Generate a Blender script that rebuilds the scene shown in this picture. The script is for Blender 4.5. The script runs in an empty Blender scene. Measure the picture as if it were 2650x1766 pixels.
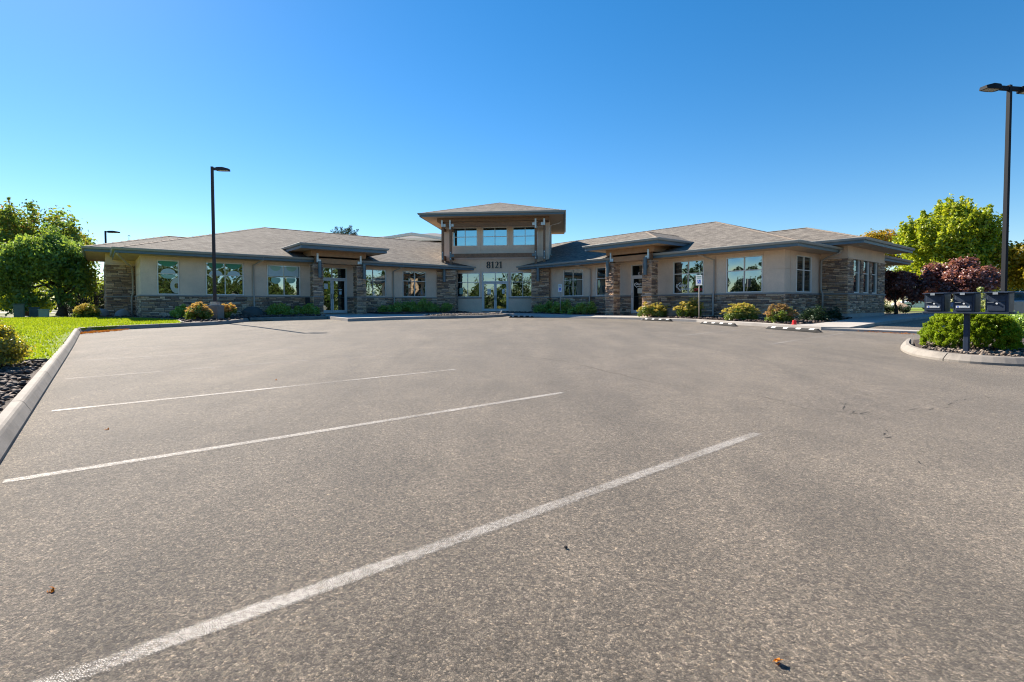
import bpy, math, random
import numpy as np
from mathutils import Vector, Matrix
from mathutils.geometry import delaunay_2d_cdt

sc = bpy.context.scene
col = sc.collection
R = math.radians
rnd = random.Random(7)

# ------------------------------------------------------------------ camera
PITCH, ROLL, EYE = R(1.8), R(0.14), 1.19
fw = Vector((0, math.cos(PITCH), -math.sin(PITCH)))
up = Vector((0, math.sin(PITCH), math.cos(PITCH)))
rt = Vector((1, 0, 0))
rt2 = rt * math.cos(ROLL) - up * math.sin(ROLL)
up2 = rt * math.sin(ROLL) + up * math.cos(ROLL)
cd = bpy.data.cameras.new('camera')
cam = bpy.data.objects.new('camera', cd)
col.objects.link(cam)
M = Matrix((rt2, up2, -fw)).transposed().to_4x4()
M.translation = (0, 0, EYE)
cam.matrix_world = M
cd.sensor_width = 36.0
cd.lens = 36.0 * 1320 / 2650
cd.shift_y = -0.01943
cd.clip_start, cd.clip_end = 0.05, 3000
sc.camera = cam

# ------------------------------------------------------------------ light
SUN = Vector((-0.720, 0.694, math.tan(R(37.5)))).normalized()
wd = bpy.data.worlds.new('World')
sc.world = wd
wd.use_nodes = True
nt = wd.node_tree
sky = nt.nodes.new('ShaderNodeTexSky')
sky.sky_type = 'NISHITA'
sky.sun_disc = False
sky.sun_elevation = R(37.5)
sky.sun_rotation = R(360 - 46.0)
sky.altitude = 300
sky.air_density = 1.0
sky.dust_density = 0.1
sky.ozone_density = 3.0
hs = nt.nodes.new('ShaderNodeHueSaturation')
hs.inputs['Saturation'].default_value = 1.42
hs.inputs['Value'].default_value = 0.44
gm = nt.nodes.new('ShaderNodeGamma')          # a gentler contrast over the whole sky, as in the bracketed exposure
gm.inputs['Gamma'].default_value = 0.90
nt.links.new(sky.outputs[0], gm.inputs['Color'])
nt.links.new(gm.outputs[0], hs.inputs['Color'])
nt.links.new(hs.outputs[0], nt.nodes['Background'].inputs[0])
nt.nodes['Background'].inputs[1].default_value = 0.13
ld = bpy.data.lights.new('sun', 'SUN')
ld.energy = 3.55
ld.angle = R(0.5)
ld.color = (1.0, 0.90, 0.77)
lo = bpy.data.objects.new('sun', ld)
lo.rotation_euler = SUN.to_track_quat('Z', 'Y').to_euler()
lo.location = (-30, 30, 40)
col.objects.link(lo)
sc.view_settings.view_transform = 'Standard'
sc.view_settings.look = 'None'
sc.view_settings.gamma = 1
sc.view_settings.use_curve_mapping = False
sc.cycles.filter_width = 1.1
sc.cycles.use_denoising = True
sc.view_settings.exposure = 1.78

# ------------------------------------------------------------------ site frame
A = R(50.9)
E1 = Vector((math.sin(A), math.cos(A), 0))     # along the left wing
E2 = Vector((-math.cos(A), math.sin(A), 0))    # along the right wing, away
UZ = Vector((0, 0, 1))
SLOPE = 0.0144


def G(y):
    return SLOPE * max(-40.0, min(40.0, y))


def step01(t):
    t = max(0.0, min(1.0, t))
    return t * t * (3 - 2 * t)


def GXY(x, y):
    """ground height: a gentle rise to the building, a little fuller towards the left wing"""
    p, q = x * E1.x + y * E1.y, x * E2.x + y * E2.y
    return G(y) + .07 * step01((q - 16) / 8) * (1 - step01((p - 13) / 7))


def W(p, q, z=0.0):
    v = E1 * p + E2 * q
    v.z = z
    return v


def WG(p, q, off=0.0):
    v = E1 * p + E2 * q
    v.z = GXY(v.x, v.y) + off
    return v


def XYG(x, y, off=0.0):
    return Vector((x, y, GXY(x, y) + off))


# ------------------------------------------------------------------ materials
def new_mat(name):
    m = bpy.data.materials.new(name)
    m.use_nodes = True
    return m, m.node_tree, m.node_tree.nodes['Principled BSDF']


def nd(t, kind, **kw):
    n = t.nodes.new(kind)
    for k, v in kw.items():
        setattr(n, k, v)
    return n


def ramp(t, stops, interp='LINEAR'):
    n = t.nodes.new('ShaderNodeValToRGB')
    cr = n.color_ramp
    cr.interpolation = interp
    while len(cr.elements) < len(stops):
        cr.elements.new(0.5)
    for e, (p, c) in zip(cr.elements, stops):
        e.position = p
        e.color = (c[0], c[1], c[2], 1) if not isinstance(c, (int, float)) else (c, c, c, 1)
    return n


def mixc(t, a, b, fac, mode='MIX'):
    n = nd(t, 'ShaderNodeMix', data_type='RGBA', blend_type=mode)
    for sock, v in ((n.inputs['Factor'], fac), (n.inputs['A'], a), (n.inputs['B'], b)):
        if hasattr(v, 'is_output'):
            t.links.new(v, sock)
        elif isinstance(v, (tuple, list)):
            sock.default_value = (v[0], v[1], v[2], 1)
        else:
            sock.default_value = v
    return n.outputs['Result']


def tex(t, kind, scale, vec, detail=None, rough=None, **kw):
    n = nd(t, kind, **kw)
    n.inputs['Scale'].default_value = scale
    if detail is not None:
        n.inputs['Detail'].default_value = detail
    if rough is not None:
        n.inputs['Roughness'].default_value = rough
    t.links.new(vec, n.inputs['Vector'])
    return n


def pos(t):
    return nd(t, 'ShaderNodeNewGeometry').outputs['Position']


def bump(t, b, height, strength, dist):
    n = nd(t, 'ShaderNodeBump')
    n.inputs['Strength'].default_value = strength
    n.inputs['Distance'].default_value = dist
    t.links.new(height, n.inputs['Height'])
    t.links.new(n.outputs[0], b.inputs['Normal'])
    return n


def simple(name, c, rough=0.6, metal=0.0, var=0.0, scale=6.0, bmp=0.0, bscale=60.0, spec=0.5):
    m, t, b = new_mat(name)
    b.inputs['Roughness'].default_value = rough
    b.inputs['Metallic'].default_value = metal
    b.inputs['Specular IOR Level'].default_value = spec
    b.inputs['Base Color'].default_value = (*c, 1)
    P = pos(t)
    if var > 0:
        n = tex(t, 'ShaderNodeTexNoise', scale, P, 5, 0.6)
        r = ramp(t, [(0.3, [x * (1 - var) for x in c]), (0.7, [min(1, x * (1 + var)) for x in c])])
        t.links.new(n.outputs[0], r.inputs[0])
        t.links.new(r.outputs[0], b.inputs['Base Color'])
    if bmp > 0:
        n = tex(t, 'ShaderNodeTexNoise', bscale, P, 4, 0.6)
        bump(t, b, n.outputs[0], bmp, 0.01)
    return m


def make_asphalt(name, dark=0.86):
    m, t, b = new_mat(name)
    P = pos(t)
    wob = tex(t, 'ShaderNodeTexNoise', 40, P, 2)
    dis = tex(t, 'ShaderNodeTexNoise', 70, P, 2, 0.6)
    PW = nd(t, 'ShaderNodeVectorMath', operation='MULTIPLY_ADD')      # ragged stone outlines
    t.links.new(dis.outputs['Color'], PW.inputs[0])
    PW.inputs[1].default_value = (.012, .012, 0)
    t.links.new(P, PW.inputs[2])
    P0, P = P, PW.outputs[0]
    v1 = tex(t, 'ShaderNodeTexVoronoi', 124, P, voronoi_dimensions='2D')
    ve = tex(t, 'ShaderNodeTexVoronoi', 124, P, voronoi_dimensions='2D', feature='DISTANCE_TO_EDGE')
    v2 = tex(t, 'ShaderNodeTexVoronoi', 70, P, voronoi_dimensions='2D')
    P = P0
    sep = nd(t, 'ShaderNodeSeparateColor')
    t.links.new(v1.outputs['Color'], sep.inputs[0])
    sep2 = nd(t, 'ShaderNodeSeparateColor')
    t.links.new(v2.outputs['Color'], sep2.inputs[0])
    k = dark
    agg = ramp(t, [(0.0, (.030 * k, .027 * k, .024 * k)), (0.22, (.075 * k, .066 * k, .057 * k)), (0.5, (.145 * k, .125 * k, .104 * k)),
                   (0.78, (.22 * k, .19 * k, .157 * k)), (0.93, (.33 * k, .285 * k, .235 * k)), (1.0, (.46 * k, .38 * k, .29 * k))])
    t.links.new(sep.outputs[0], agg.inputs[0])
    agg2 = ramp(t, [(0.0, (.07 * k, .062 * k, .054 * k)), (0.5, (.132 * k, .113 * k, .094 * k)),
                    (0.93, (.2 * k, .172 * k, .142 * k)), (1.0, (.32 * k, .245 * k, .165 * k))])
    t.links.new(sep2.outputs[1], agg2.inputs[0])
    c = mixc(t, agg.outputs[0], agg2.outputs[0], 0.3)
    gap = ramp(t, [(0.0, 0.2), (0.09, 0.72), (0.22, 1.12)])
    t.links.new(ve.outputs['Distance'], gap.inputs[0])
    c = mixc(t, c, gap.outputs[0], 0.9, 'MULTIPLY')
    big = tex(t, 'ShaderNodeTexNoise', 0.33, P, 6, 0.62)
    bigr = ramp(t, [(0.34, 0.82), (0.5, 1.0), (0.68, 1.2)])
    t.links.new(big.outputs[0], bigr.inputs[0])
    c = mixc(t, c, bigr.outputs[0], 0.9, 'MULTIPLY')
    mid = tex(t, 'ShaderNodeTexNoise', 1.25, P, 8, 0.74)
    midr = ramp(t, [(0.36, 0.76), (0.5, 1.0), (0.64, 1.2)])
    t.links.new(mid.outputs[0], midr.inputs[0])
    c = mixc(t, c, midr.outputs[0], 0.8, 'MULTIPLY')
    fine = tex(t, 'ShaderNodeTexNoise', 30, P, 6, 0.85)
    finer = ramp(t, [(0.36, 0.36), (0.5, 1.0), (0.64, 1.6)])
    t.links.new(fine.outputs[0], finer.inputs[0])
    c = mixc(t, c, finer.outputs[0], 0.75, 'MULTIPLY')
    # tyre-polished streaks along the aisle, and dark drips and tar specks
    mp = nd(t, 'ShaderNodeMapping')
    mp.inputs['Rotation'].default_value = (0, 0, R(-38))
    mp.inputs['Scale'].default_value = (1.0, .16, 1)
    t.links.new(P, mp.inputs[0])
    st = tex(t, 'ShaderNodeTexNoise', 0.8, mp.outputs[0], 4, 0.55)
    st.inputs['Distortion'].default_value = 1.4
    str_ = ramp(t, [(0.36, .80), (0.5, 1.0), (0.66, 1.2)])
    t.links.new(st.outputs[0], str_.inputs[0])
    c = mixc(t, c, str_.outputs[0], 0.85, 'MULTIPLY')
    dv = tex(t, 'ShaderNodeTexVoronoi', 2.1, P)
    dw = tex(t, 'ShaderNodeTexNoise', 9, P, 4, 0.7)
    da = nd(t, 'ShaderNodeMath', operation='MULTIPLY_ADD')
    t.links.new(dw.outputs[0], da.inputs[0])
    da.inputs[1].default_value = 0.16
    t.links.new(dv.outputs['Distance'], da.inputs[2])
    dr = ramp(t, [(0.10, .55), (0.16, 1.0)])
    t.links.new(da.outputs[0], dr.inputs[0])
    c = mixc(t, c, dr.outputs[0], 0.7, 'MULTIPLY')
    c = mixc(t, c, (1.0, .945, .85), 1.0, 'MULTIPLY')
    t.links.new(c, b.inputs['Base Color'])
    b.inputs['Roughness'].default_value = 0.82
    b.inputs['Specular IOR Level'].default_value = 0.3
    b.inputs['Sheen Weight'].default_value = 0.2      # pale dust on the stones, seen at low angles
    b.inputs['Sheen Roughness'].default_value = 0.45
    b.inputs['Sheen Tint'].default_value = (1.0, .93, .84, 1)
    inv = nd(t, 'ShaderNodeMath', operation='MULTIPLY_ADD')
    t.links.new(ve.outputs['Distance'], inv.inputs[0])
    inv.inputs[1].default_value = 0.7
    t.links.new(sep.outputs[1], inv.inputs[2])
    h2 = nd(t, 'ShaderNodeMath', operation='MULTIPLY_ADD')
    t.links.new(fine.outputs[0], h2.inputs[0])
    h2.inputs[1].default_value = 2.6
    t.links.new(inv.outputs[0], h2.inputs[2])
    bump(t, b, h2.outputs[0], 0.75, 0.004)
    return m


def make_paint(name='worn_white_paint', wear=0.0):
    m, t, b = new_mat(name)
    P = pos(t)
    v1 = tex(t, 'ShaderNodeTexVoronoi', 124, P, voronoi_dimensions='2D', feature='DISTANCE_TO_EDGE')
    b.inputs['Base Color'].default_value = (.43, .40, .36, 1)
    b.inputs['Roughness'].default_value = 0.7
    n1 = tex(t, 'ShaderNodeTexNoise', 45, P, 5, 0.75)
    n2 = tex(t, 'ShaderNodeTexNoise', 1.3, P, 3, 0.6)
    a = nd(t, 'ShaderNodeMath', operation='MULTIPLY_ADD')
    t.links.new(n2.outputs[0], a.inputs[0])
    a.inputs[1].default_value = 0.7
    t.links.new(n1.outputs[0], a.inputs[2])
    n3 = nd(t, 'ShaderNodeMath', operation='ADD')
    t.links.new(a.outputs[0], n3.inputs[0])
    n3.inputs[1].default_value = -0.44
    a = n3
    a2 = nd(t, 'ShaderNodeMath', operation='MULTIPLY_ADD')
    t.links.new(v1.outputs['Distance'], a2.inputs[0])
    a2.inputs[1].default_value = 1.1
    t.links.new(a.outputs[0], a2.inputs[2])
    # worn edges: attribute u runs 0..1 across the line
    uv = nd(t, 'ShaderNodeUVMap')
    sx = nd(t, 'ShaderNodeSeparateXYZ')
    t.links.new(uv.outputs[0], sx.inputs[0])
    ed = ramp(t, [(0.0, 0.0), (0.22, 1.0), (0.78, 1.0), (1.0, 0.0)])
    t.links.new(sx.outputs[0], ed.inputs[0])
    a3 = nd(t, 'ShaderNodeMath', operation='MULTIPLY_ADD')
    t.links.new(ed.outputs[0], a3.inputs[0])
    a3.inputs[1].default_value = 0.28
    t.links.new(a2.outputs[0], a3.inputs[2])
    r = ramp(t, [(0.68 + wear, 0.0), (min(1, 1.0 + wear), 0.78 - wear * 2.4)])
    t.links.new(a3.outputs[0], r.inputs[0])
    tr = nd(t, 'ShaderNodeBsdfTransparent')
    mx = nd(t, 'ShaderNodeMixShader')
    t.links.new(r.outputs[0], mx.inputs[0])
    t.links.new(tr.outputs[0], mx.inputs[1])
    t.links.new(b.outputs[0], mx.inputs[2])
    t.links.new(mx.outputs[0], t.nodes['Material Output'].inputs[0])
    return m


def make_stone(name, per_object):
    m, t, b = new_mat(name)
    if per_object:
        fac = nd(t, 'ShaderNodeObjectInfo').outputs['Random']
    else:
        fac = nd(t, 'ShaderNodeNewGeometry').outputs['Random Per Island']
    r = ramp(t, [(0.0, (.26, .21, .18)), (0.12, (.40, .325, .27)), (0.24, (.54, .44, .345)), (0.36, (.34, .25, .19)), (0.47, (.60, .51, .41)), (0.58, (.22, .18, .165)),
                 (0.68, (.46, .345, .25)), (0.78, (.63, .55, .46)), (0.87, (.36, .31, .285)), (0.94, (.52, .38, .255))], 'CONSTANT')
    t.links.new(fac, r.inputs[0])
    P = pos(t)
    n = tex(t, 'ShaderNodeTexNoise', 14, P, 6, 0.7)
    nr = ramp(t, [(0.3, 0.6), (0.55, 1.05), (0.75, 1.35)])
    t.links.new(n.outputs[0], nr.inputs[0])
    c = mixc(t, r.outputs[0], nr.outputs[0], 0.85, 'MULTIPLY')
    c = mixc(t, c, (1.15, .96, .80), 1.0, 'MULTIPLY')
    t.links.new(c, b.inputs['Base Color'])
    b.inputs['Roughness'].default_value = 0.85
    n2 = tex(t, 'ShaderNodeTexNoise', 35, P, 5, 0.65)
    bump(t, b, n2.outputs[0], 0.5, 0.02)
    return m


def make_stucco(name, c):
    m, t, b = new_mat(name)
    P = pos(t)
    n = tex(t, 'ShaderNodeTexNoise', 0.9, P, 5, 0.65)
    r = ramp(t, [(0.3, [x * .88 for x in c]), (0.7, [x * 1.1 for x in c])])
    t.links.new(n.outputs[0], r.inputs[0])
    n3 = tex(t, 'ShaderNodeTexNoise', 26, P, 5, 0.7)
    r3 = ramp(t, [(0.3, .86), (0.7, 1.1)])
    t.links.new(n3.outputs[0], r3.inputs[0])
    cc = mixc(t, r.outputs[0], r3.outputs[0], 0.8, 'MULTIPLY')
    t.links.new(cc, b.inputs['Base Color'])
    b.inputs['Roughness'].default_value = 0.9
    n2 = tex(t, 'ShaderNodeTexNoise', 90, P, 3, 0.6)
    bump(t, b, n2.outputs[0], 0.35, 0.008)
    return m


def make_shingle():
    m, t, b = new_mat('asphalt_shingle')
    uv = nd(t, 'ShaderNodeUVMap')
    br = nd(t, 'ShaderNodeTexBrick')
    br.offset = 0.37
    br.inputs['Scale'].default_value = 1.0
    br.inputs['Brick Width'].default_value = 0.31
    br.inputs['Row Height'].default_value = 0.145
    br.inputs['Mortar Size'].default_value = 0.007
    br.inputs['Mortar Smooth'].default_value = 0.4
    br.inputs['Color1'].default_value = (.225, .202, .172, 1)
    br.inputs['Color2'].default_value = (.13, .116, .10, 1)
    br.inputs['Mortar'].default_value = (.06, .05, .045, 1)
    t.links.new(uv.outputs[0], br.inputs['Vector'])
    n = tex(t, 'ShaderNodeTexNoise', 1.1, uv.outputs[0], 6, 0.7)
    nr = ramp(t, [(0.3, .78), (0.7, 1.2)])
    t.links.new(n.outputs[0], nr.inputs[0])
    c = mixc(t, br.outputs[0], nr.outputs[0], 0.8, 'MULTIPLY')
    # irregular darker tabs, stretched along the course
    mp = nd(t, 'ShaderNodeMapping')
    mp.inputs['Scale'].default_value = (2.6, 6.9, 1)
    t.links.new(uv.outputs[0], mp.inputs[0])
    n2 = tex(t, 'ShaderNodeTexNoise', 1.0, mp.outputs[0], 3, 0.7)
    nr2 = ramp(t, [(0.35, .62), (0.55, 1.05), (0.7, 1.2)])
    t.links.new(n2.outputs[0], nr2.inputs[0])
    c = mixc(t, c, nr2.outputs[0], 0.8, 'MULTIPLY')
    t.links.new(c, b.inputs['Base Color'])
    b.inputs['Roughness'].default_value = 0.92
    b.inputs['Specular IOR Level'].default_value = 0.2
    bump(t, b, nr2.outputs[0], 0.5, 0.03)
    return m


def make_glass(name, refl=0.5, tint=(.82, .93, .93)):
    m, t, b = new_mat(name)
    g = nd(t, 'ShaderNodeBsdfGlossy')
    g.inputs['Color'].default_value = (*tint, 1)
    g.inputs['Roughness'].default_value = 0.015
    d = nd(t, 'ShaderNodeBsdfDiffuse')
    d.inputs['Color'].default_value = (.012, .013, .013, 1)
    P = pos(t)
    n = tex(t, 'ShaderNodeTexNoise', 1.6, P, 2, 0.5)
    bm = nd(t, 'ShaderNodeBump')
    bm.inputs['Strength'].default_value = 0.25
    bm.inputs['Distance'].default_value = 0.01
    t.links.new(n.outputs[0], bm.inputs['Height'])
    t.links.new(bm.outputs[0], g.inputs['Normal'])
    mx = nd(t, 'ShaderNodeMixShader')
    mx.inputs[0].default_value = refl
    t.links.new(d.outputs[0], mx.inputs[1])
    t.links.new(g.outputs[0], mx.inputs[2])
    t.links.new(mx.outputs[0], t.nodes['Material Output'].inputs[0])
    return m


def make_leaf(name, stops, trans=0.45, gloss=0.03):
    m, t, b = new_mat(name)
    ri = nd(t, 'ShaderNodeNewGeometry').outputs['Random Per Island']
    r = ramp(t, stops)
    P = pos(t)
    n = tex(t, 'ShaderNodeTexNoise', 0.8, P, 3, 0.6)
    ad = nd(t, 'ShaderNodeMath', operation='MULTIPLY_ADD')
    t.links.new(n.outputs[0], ad.inputs[0])
    ad.inputs[1].default_value = 0.7
    mu = nd(t, 'ShaderNodeMath', operation='MULTIPLY_ADD')
    t.links.new(ri, mu.inputs[0])
    mu.inputs[1].default_value = 0.7
    mu.inputs[2].default_value = -0.2
    t.links.new(mu.outputs[0], ad.inputs[2])
    t.links.new(ad.outputs[0], r.inputs[0])
    d = nd(t, 'ShaderNodeBsdfDiffuse')
    tl = nd(t, 'ShaderNodeBsdfTranslucent')
    t.links.new(r.outputs[0], d.inputs[0])
    br = mixc(t, r.outputs[0], (1.5, 1.45, 0.9), 1.0, 'MULTIPLY')
    t.links.new(br, tl.inputs[0])
    mx = nd(t, 'ShaderNodeMixShader')
    mx.inputs[0].default_value = trans
    t.links.new(d.outputs[0], mx.inputs[1])
    t.links.new(tl.outputs[0], mx.inputs[2])
    g = nd(t, 'ShaderNodeBsdfGlossy')
    g.inputs['Roughness'].default_value = 0.45
    mx2 = nd(t, 'ShaderNodeMixShader')
    mx2.inputs[0].default_value = gloss
    t.links.new(mx.outputs[0], mx2.inputs[1])
    t.links.new(g.outputs[0], mx2.inputs[2])
    t.links.new(mx2.outputs[0], t.nodes['Material Output'].inputs[0])
    return m


def make_island(name, stops, rough=0.85, bmp=0.4):
    m, t, b = new_mat(name)
    ri = nd(t, 'ShaderNodeNewGeometry').outputs['Random Per Island']
    r = ramp(t, stops)
    t.links.new(ri, r.inputs[0])
    t.links.new(r.outputs[0], b.inputs['Base Color'])
    b.inputs['Roughness'].default_value = rough
    n = tex(t, 'ShaderNodeTexNoise', 60, pos(t), 4, 0.6)
    bump(t, b, n.outputs[0], bmp, 0.01)
    return m


def make_concrete(name, c, stain=0.25):
    m, t, b = new_mat(name)
    P = pos(t)
    n = tex(t, 'ShaderNodeTexNoise', 1.7, P, 7, 0.7)
    r = ramp(t, [(0.28, [x * (1 - stain) for x in c]), (0.5, c), (0.72, [x * (1 + stain * .6) for x in c])])
    t.links.new(n.outputs[0], r.inputs[0])
    n2 = tex(t, 'ShaderNodeTexNoise', 55, P, 5, 0.7)
    r2 = ramp(t, [(0.3, .8), (0.6, 1.05)])
    t.links.new(n2.outputs[0], r2.inputs[0])
    cc = mixc(t, r.outputs[0], r2.outputs[0], 0.6, 'MULTIPLY')
    t.links.new(cc, b.inputs['Base Color'])
    b.inputs['Roughness'].default_value = 0.85
    bump(t, b, n2.outputs[0], 0.3, 0.006)
    return m


MT = dict(
    asphalt=make_asphalt('asphalt'),
    crack=simple('crack_dark', (.035, .032, .029), .95),
    paint=make_paint(),
    paint_faint=make_paint('nearly_gone_paint', .14),
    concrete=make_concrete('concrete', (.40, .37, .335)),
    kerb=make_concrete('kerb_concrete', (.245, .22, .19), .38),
    stucco=make_stucco('stucco', (.80, .61, .46)),
    stucco_dark=make_stucco('stucco_lower', (.64, .50, .39)),
    stone=make_stone('ledge_stone', True),
    stone_many=make_stone('ledge_stone_many', False),
    mortar=simple('mortar', (.055, .052, .05), .95, var=.3),
    cap=make_concrete('sill_concrete', (.33, .30, .275), .15),
    frame=simple('almond_frame', (.82, .77, .70), .45),
    door_frame=simple('aluminium_frame', (.66, .65, .63), .4),
    glass=make_glass('coated_glass', .38, (.74, .88, .91)),
    glass_sky=make_glass('clerestory_glass', .62, (.55, .88, .95)),
    glass_dark=make_glass('dim_glass', .12),
    roof=make_shingle(),
    hip=simple('hip_cap_shingle', (.23, .185, .145), .9, var=.3, scale=5),
    gutter=simple('gutter_metal', (.30, .315, .30), .45, spec=.4),
    fascia=simple('slate_fascia', (.10, .155, .195), .5),
    soffit=simple('soffit_board', (.50, .37, .25), .8, var=.06),
    wood=simple('stained_timber', (.22, .12, .066), .7, var=.3, scale=9),
    beam=simple('painted_beam', (.38, .22, .12), .75, var=.12, scale=5),
    steel=simple('galvanised_steel', (.55, .55, .54), .35, .6),
    slate=simple('slate_metal', (.12, .165, .19), .4, .2),
    spout=simple('downspout_paint', (.44, .385, .325), .5),
    black=simple('black_metal', (.012, .012, .014), .4),
    number=simple('number_bronze', (.022, .022, .024), .4),
    white=simple('white_print', (.78, .78, .76), .6),
    paper=simple('paper', (.72, .74, .72), .8),
    teal=simple('reflection_print_teal', (.06, .30, .20), .6),  # these tints paint reflections on panes, and colour notices and lettering
    mint=simple('reflection_print_mint', (.36, .58, .46), .6),
    pale=simple('reflection_print_pale', (.52, .66, .70), .6),
    cream=simple('reflection_print_cream', (.62, .60, .50), .6),
    blue=simple('sign_blue', (.02, .10, .55), .5),
    red=simple('red_plastic', (.75, .02, .02), .4),
    yellow=simple('yellow_plastic', (.75, .38, .02), .5),
    pole=simple('bronze_pole', (.05, .04, .045), .6, 0, spec=.3),
    pole_dark=simple('dark_pole', (.012, .015, .02), .65, 0, spec=.2),
    lens=simple('lamp_lens', (.42, .42, .36), .25),
    boxmetal=simple('mailbox_paint', (.028, .042, .070), .6, 0, var=.25, scale=12, spec=.25),
    boxside=simple('mailbox_side', (.20, .18, .15), .6, var=.2),
    greybox=simple('green_cabinet', (.09, .14, .12), .6, var=.15),
    palegreen=simple('pale_green_cabinet', (.34, .46, .3), .6),
    rubber=simple('black_rubber', (.014, .014, .014), .85, bmp=.3, bscale=120),
    stripe=simple('stop_stripe', (.74, .74, .72), .6),
    mulch=simple('mulch', (.055, .04, .032), .95, var=.4, scale=25, bmp=1.0, bscale=40),
    gravel_bed=simple('gravel_soil', (.25, .21, .17), .95, var=.35, scale=20, bmp=1, bscale=50),
    lawn=simple('lawn_soil', (.15, .21, .014), .95, var=.4, scale=.8, bmp=1, bscale=70),
    ground=simple('dry_ground', (.13, .135, .05), .95, var=.35, scale=.15),
    road=simple('far_road', (.27, .25, .235), .9, var=.1),
    rock=make_island('lava_rock', [(0, (.025, .018, .016)), (.45, (.07, .047, .038)), (.8, (.13, .09, .072)), (1, (.24, .17, .13))]),
    pebble=make_island('landscape_gravel', [(0, (.06, .05, .04)), (.5, (.16, .125, .10)), (1, (.32, .26, .20))]),
    boulder_grey=make_concrete('boulder_grey', (.26, .27, .265), .3),
    boulder_tan=make_concrete('boulder_tan', (.40, .29, .21), .35),
    boulder_dark=make_concrete('boulder_dark', (.09, .095, .09), .4),
    bark=simple('bark', (.10, .075, .055), .95, var=.35, scale=8, bmp=1, bscale=30),
    grass=make_leaf('grass_blade', [(0, (.15, .22, .010)), (.5, (.21, .285, .014)), (.8, (.26, .31, .018)), (1, (.32, .31, .04))], .5, .02),
    l_maple=make_leaf('maple_leaf', [(0, (.10, .17, .014)), (.42, (.25, .32, .022)), (.72, (.39, .42, .028)), (1, (.50, .46, .035))]),
    l_gold=make_leaf('golden_leaf', [(0, (.16, .17, .015)), (.5, (.34, .28, .02)), (1, (.48, .30, .025))]),
    l_orange=make_leaf('orange_leaf', [(0, (.20, .19, .015)), (.5, (.36, .27, .02)), (.8, (.50, .24, .03)), (1, (.52, .16, .03))]),
    l_red=make_leaf('redtip_leaf', [(0, (.10, .17, .035)), (.55, (.18, .26, .04)), (.8, (.25, .22, .04)), (1, (.33, .12, .06))]),
    l_weep=make_leaf('birch_leaf', [(0, (.10, .17, .055)), (.45, (.18, .28, .065)), (.75, (.29, .38, .06)), (1, (.42, .48, .05))], .42, .03),
    l_plum=make_leaf('plum_leaf', [(0, (.12, .05, .05)), (.5, (.25, .10, .09)), (.85, (.40, .17, .14)), (1, (.46, .25, .17))], .35, .08),
    l_conifer=make_leaf('conifer_needle', [(0, (.012, .03, .016)), (.6, (.03, .06, .025)), (1, (.06, .09, .035))], .2),
    l_wood=make_leaf('wood_leaf', [(0, (.02, .045, .01)), (.5, (.06, .10, .015)), (.8, (.14, .15, .02)), (1, (.26, .2, .03))], .3),
    l_spruce=make_leaf('spruce_needle', [(0, (.01, .02, .018)), (.6, (.02, .035, .03)), (1, (.035, .055, .045))], .15),
    l_bush=make_leaf('bush_leaf', [(0, (.13, .23, .035)), (.5, (.27, .42, .06)), (1, (.44, .56, .11))], .3, .08),
    l_dark=make_leaf('dark_bush_leaf', [(0, (.008, .025, .01)), (.6, (.02, .05, .016)), (1, (.04, .08, .02))], .2, .04),
    l_yew=make_leaf('yew_needle', [(0, (.09, .16, .01)), (.5, (.22, .32, .014)), (.85, (.36, .43, .02)), (1, (.45, .47, .04))], .35, .012),
    l_sedum=make_leaf('sedum_leaf', [(0, (.08, .14, .022)), (.5, (.16, .23, .03)), (1, (.28, .32, .045))], .35, .06),
    f_yellow=make_leaf('sedum_flower', [(0, (.34, .34, .06)), (.5, (.50, .42, .09)), (.85, (.60, .43, .15)), (1, (.52, .28, .13))], .35, .03),
    f_orange=make_leaf('sedum_flower_aged', [(0, (.40, .25, .07)), (.5, (.58, .38, .13)), (1, (.68, .48, .22))], .35, .03),
    f_brown=make_leaf('sedum_flower_brown', [(0, (.20, .13, .05)), (.5, (.34, .24, .10)), (1, (.40, .2, .12))], .35, .03),
    l_euon=make_leaf('euonymus_leaf', [(0, (.07, .10, .015)), (.4, (.20, .22, .025)), (.65, (.48, .40, .035)), (1, (.66, .48, .05))], .4, .08),
    l_vari=make_leaf('variegated_leaf', [(0, (.12, .19, .05)), (.5, (.32, .38, .13)), (1, (.52, .5, .28))], .4, .05),
    l_litter=make_leaf('leaf_litter', [(0, (.25, .08, .015)), (.5, (.45, .16, .03)), (1, (.55, .28, .07))], .2, .0),
    car_silver=simple('car_silver', (.42, .45, .48), .25, .5),
    car_white=simple('car_white', (.75, .76, .77), .25),
    tyre=simple('tyre', (.018, .018, .018), .85),
    rim=simple('wheel_rim', (.5, .5, .5), .3, .7),
    carglass=simple('car_glass', (.02, .028, .03), .05, spec=.9),
    headlight=simple('headlight_lens', (.6, .62, .62), .15),
    house=simple('neighbour_siding', (.42, .38, .33), .8, var=.05),
    house_roof=simple('neighbour_shingle', (.12, .12, .125), .9, var=.15, scale=2),
    trim=simple('neighbour_trim', (.68, .67, .64), .6),
)


# ------------------------------------------------------------------ mesh helpers
def chain_offset(o):
    v = Vector((0, 0, 0))
    while o is not None:
        v = v + o.location
        o = o.parent
    return v


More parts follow.
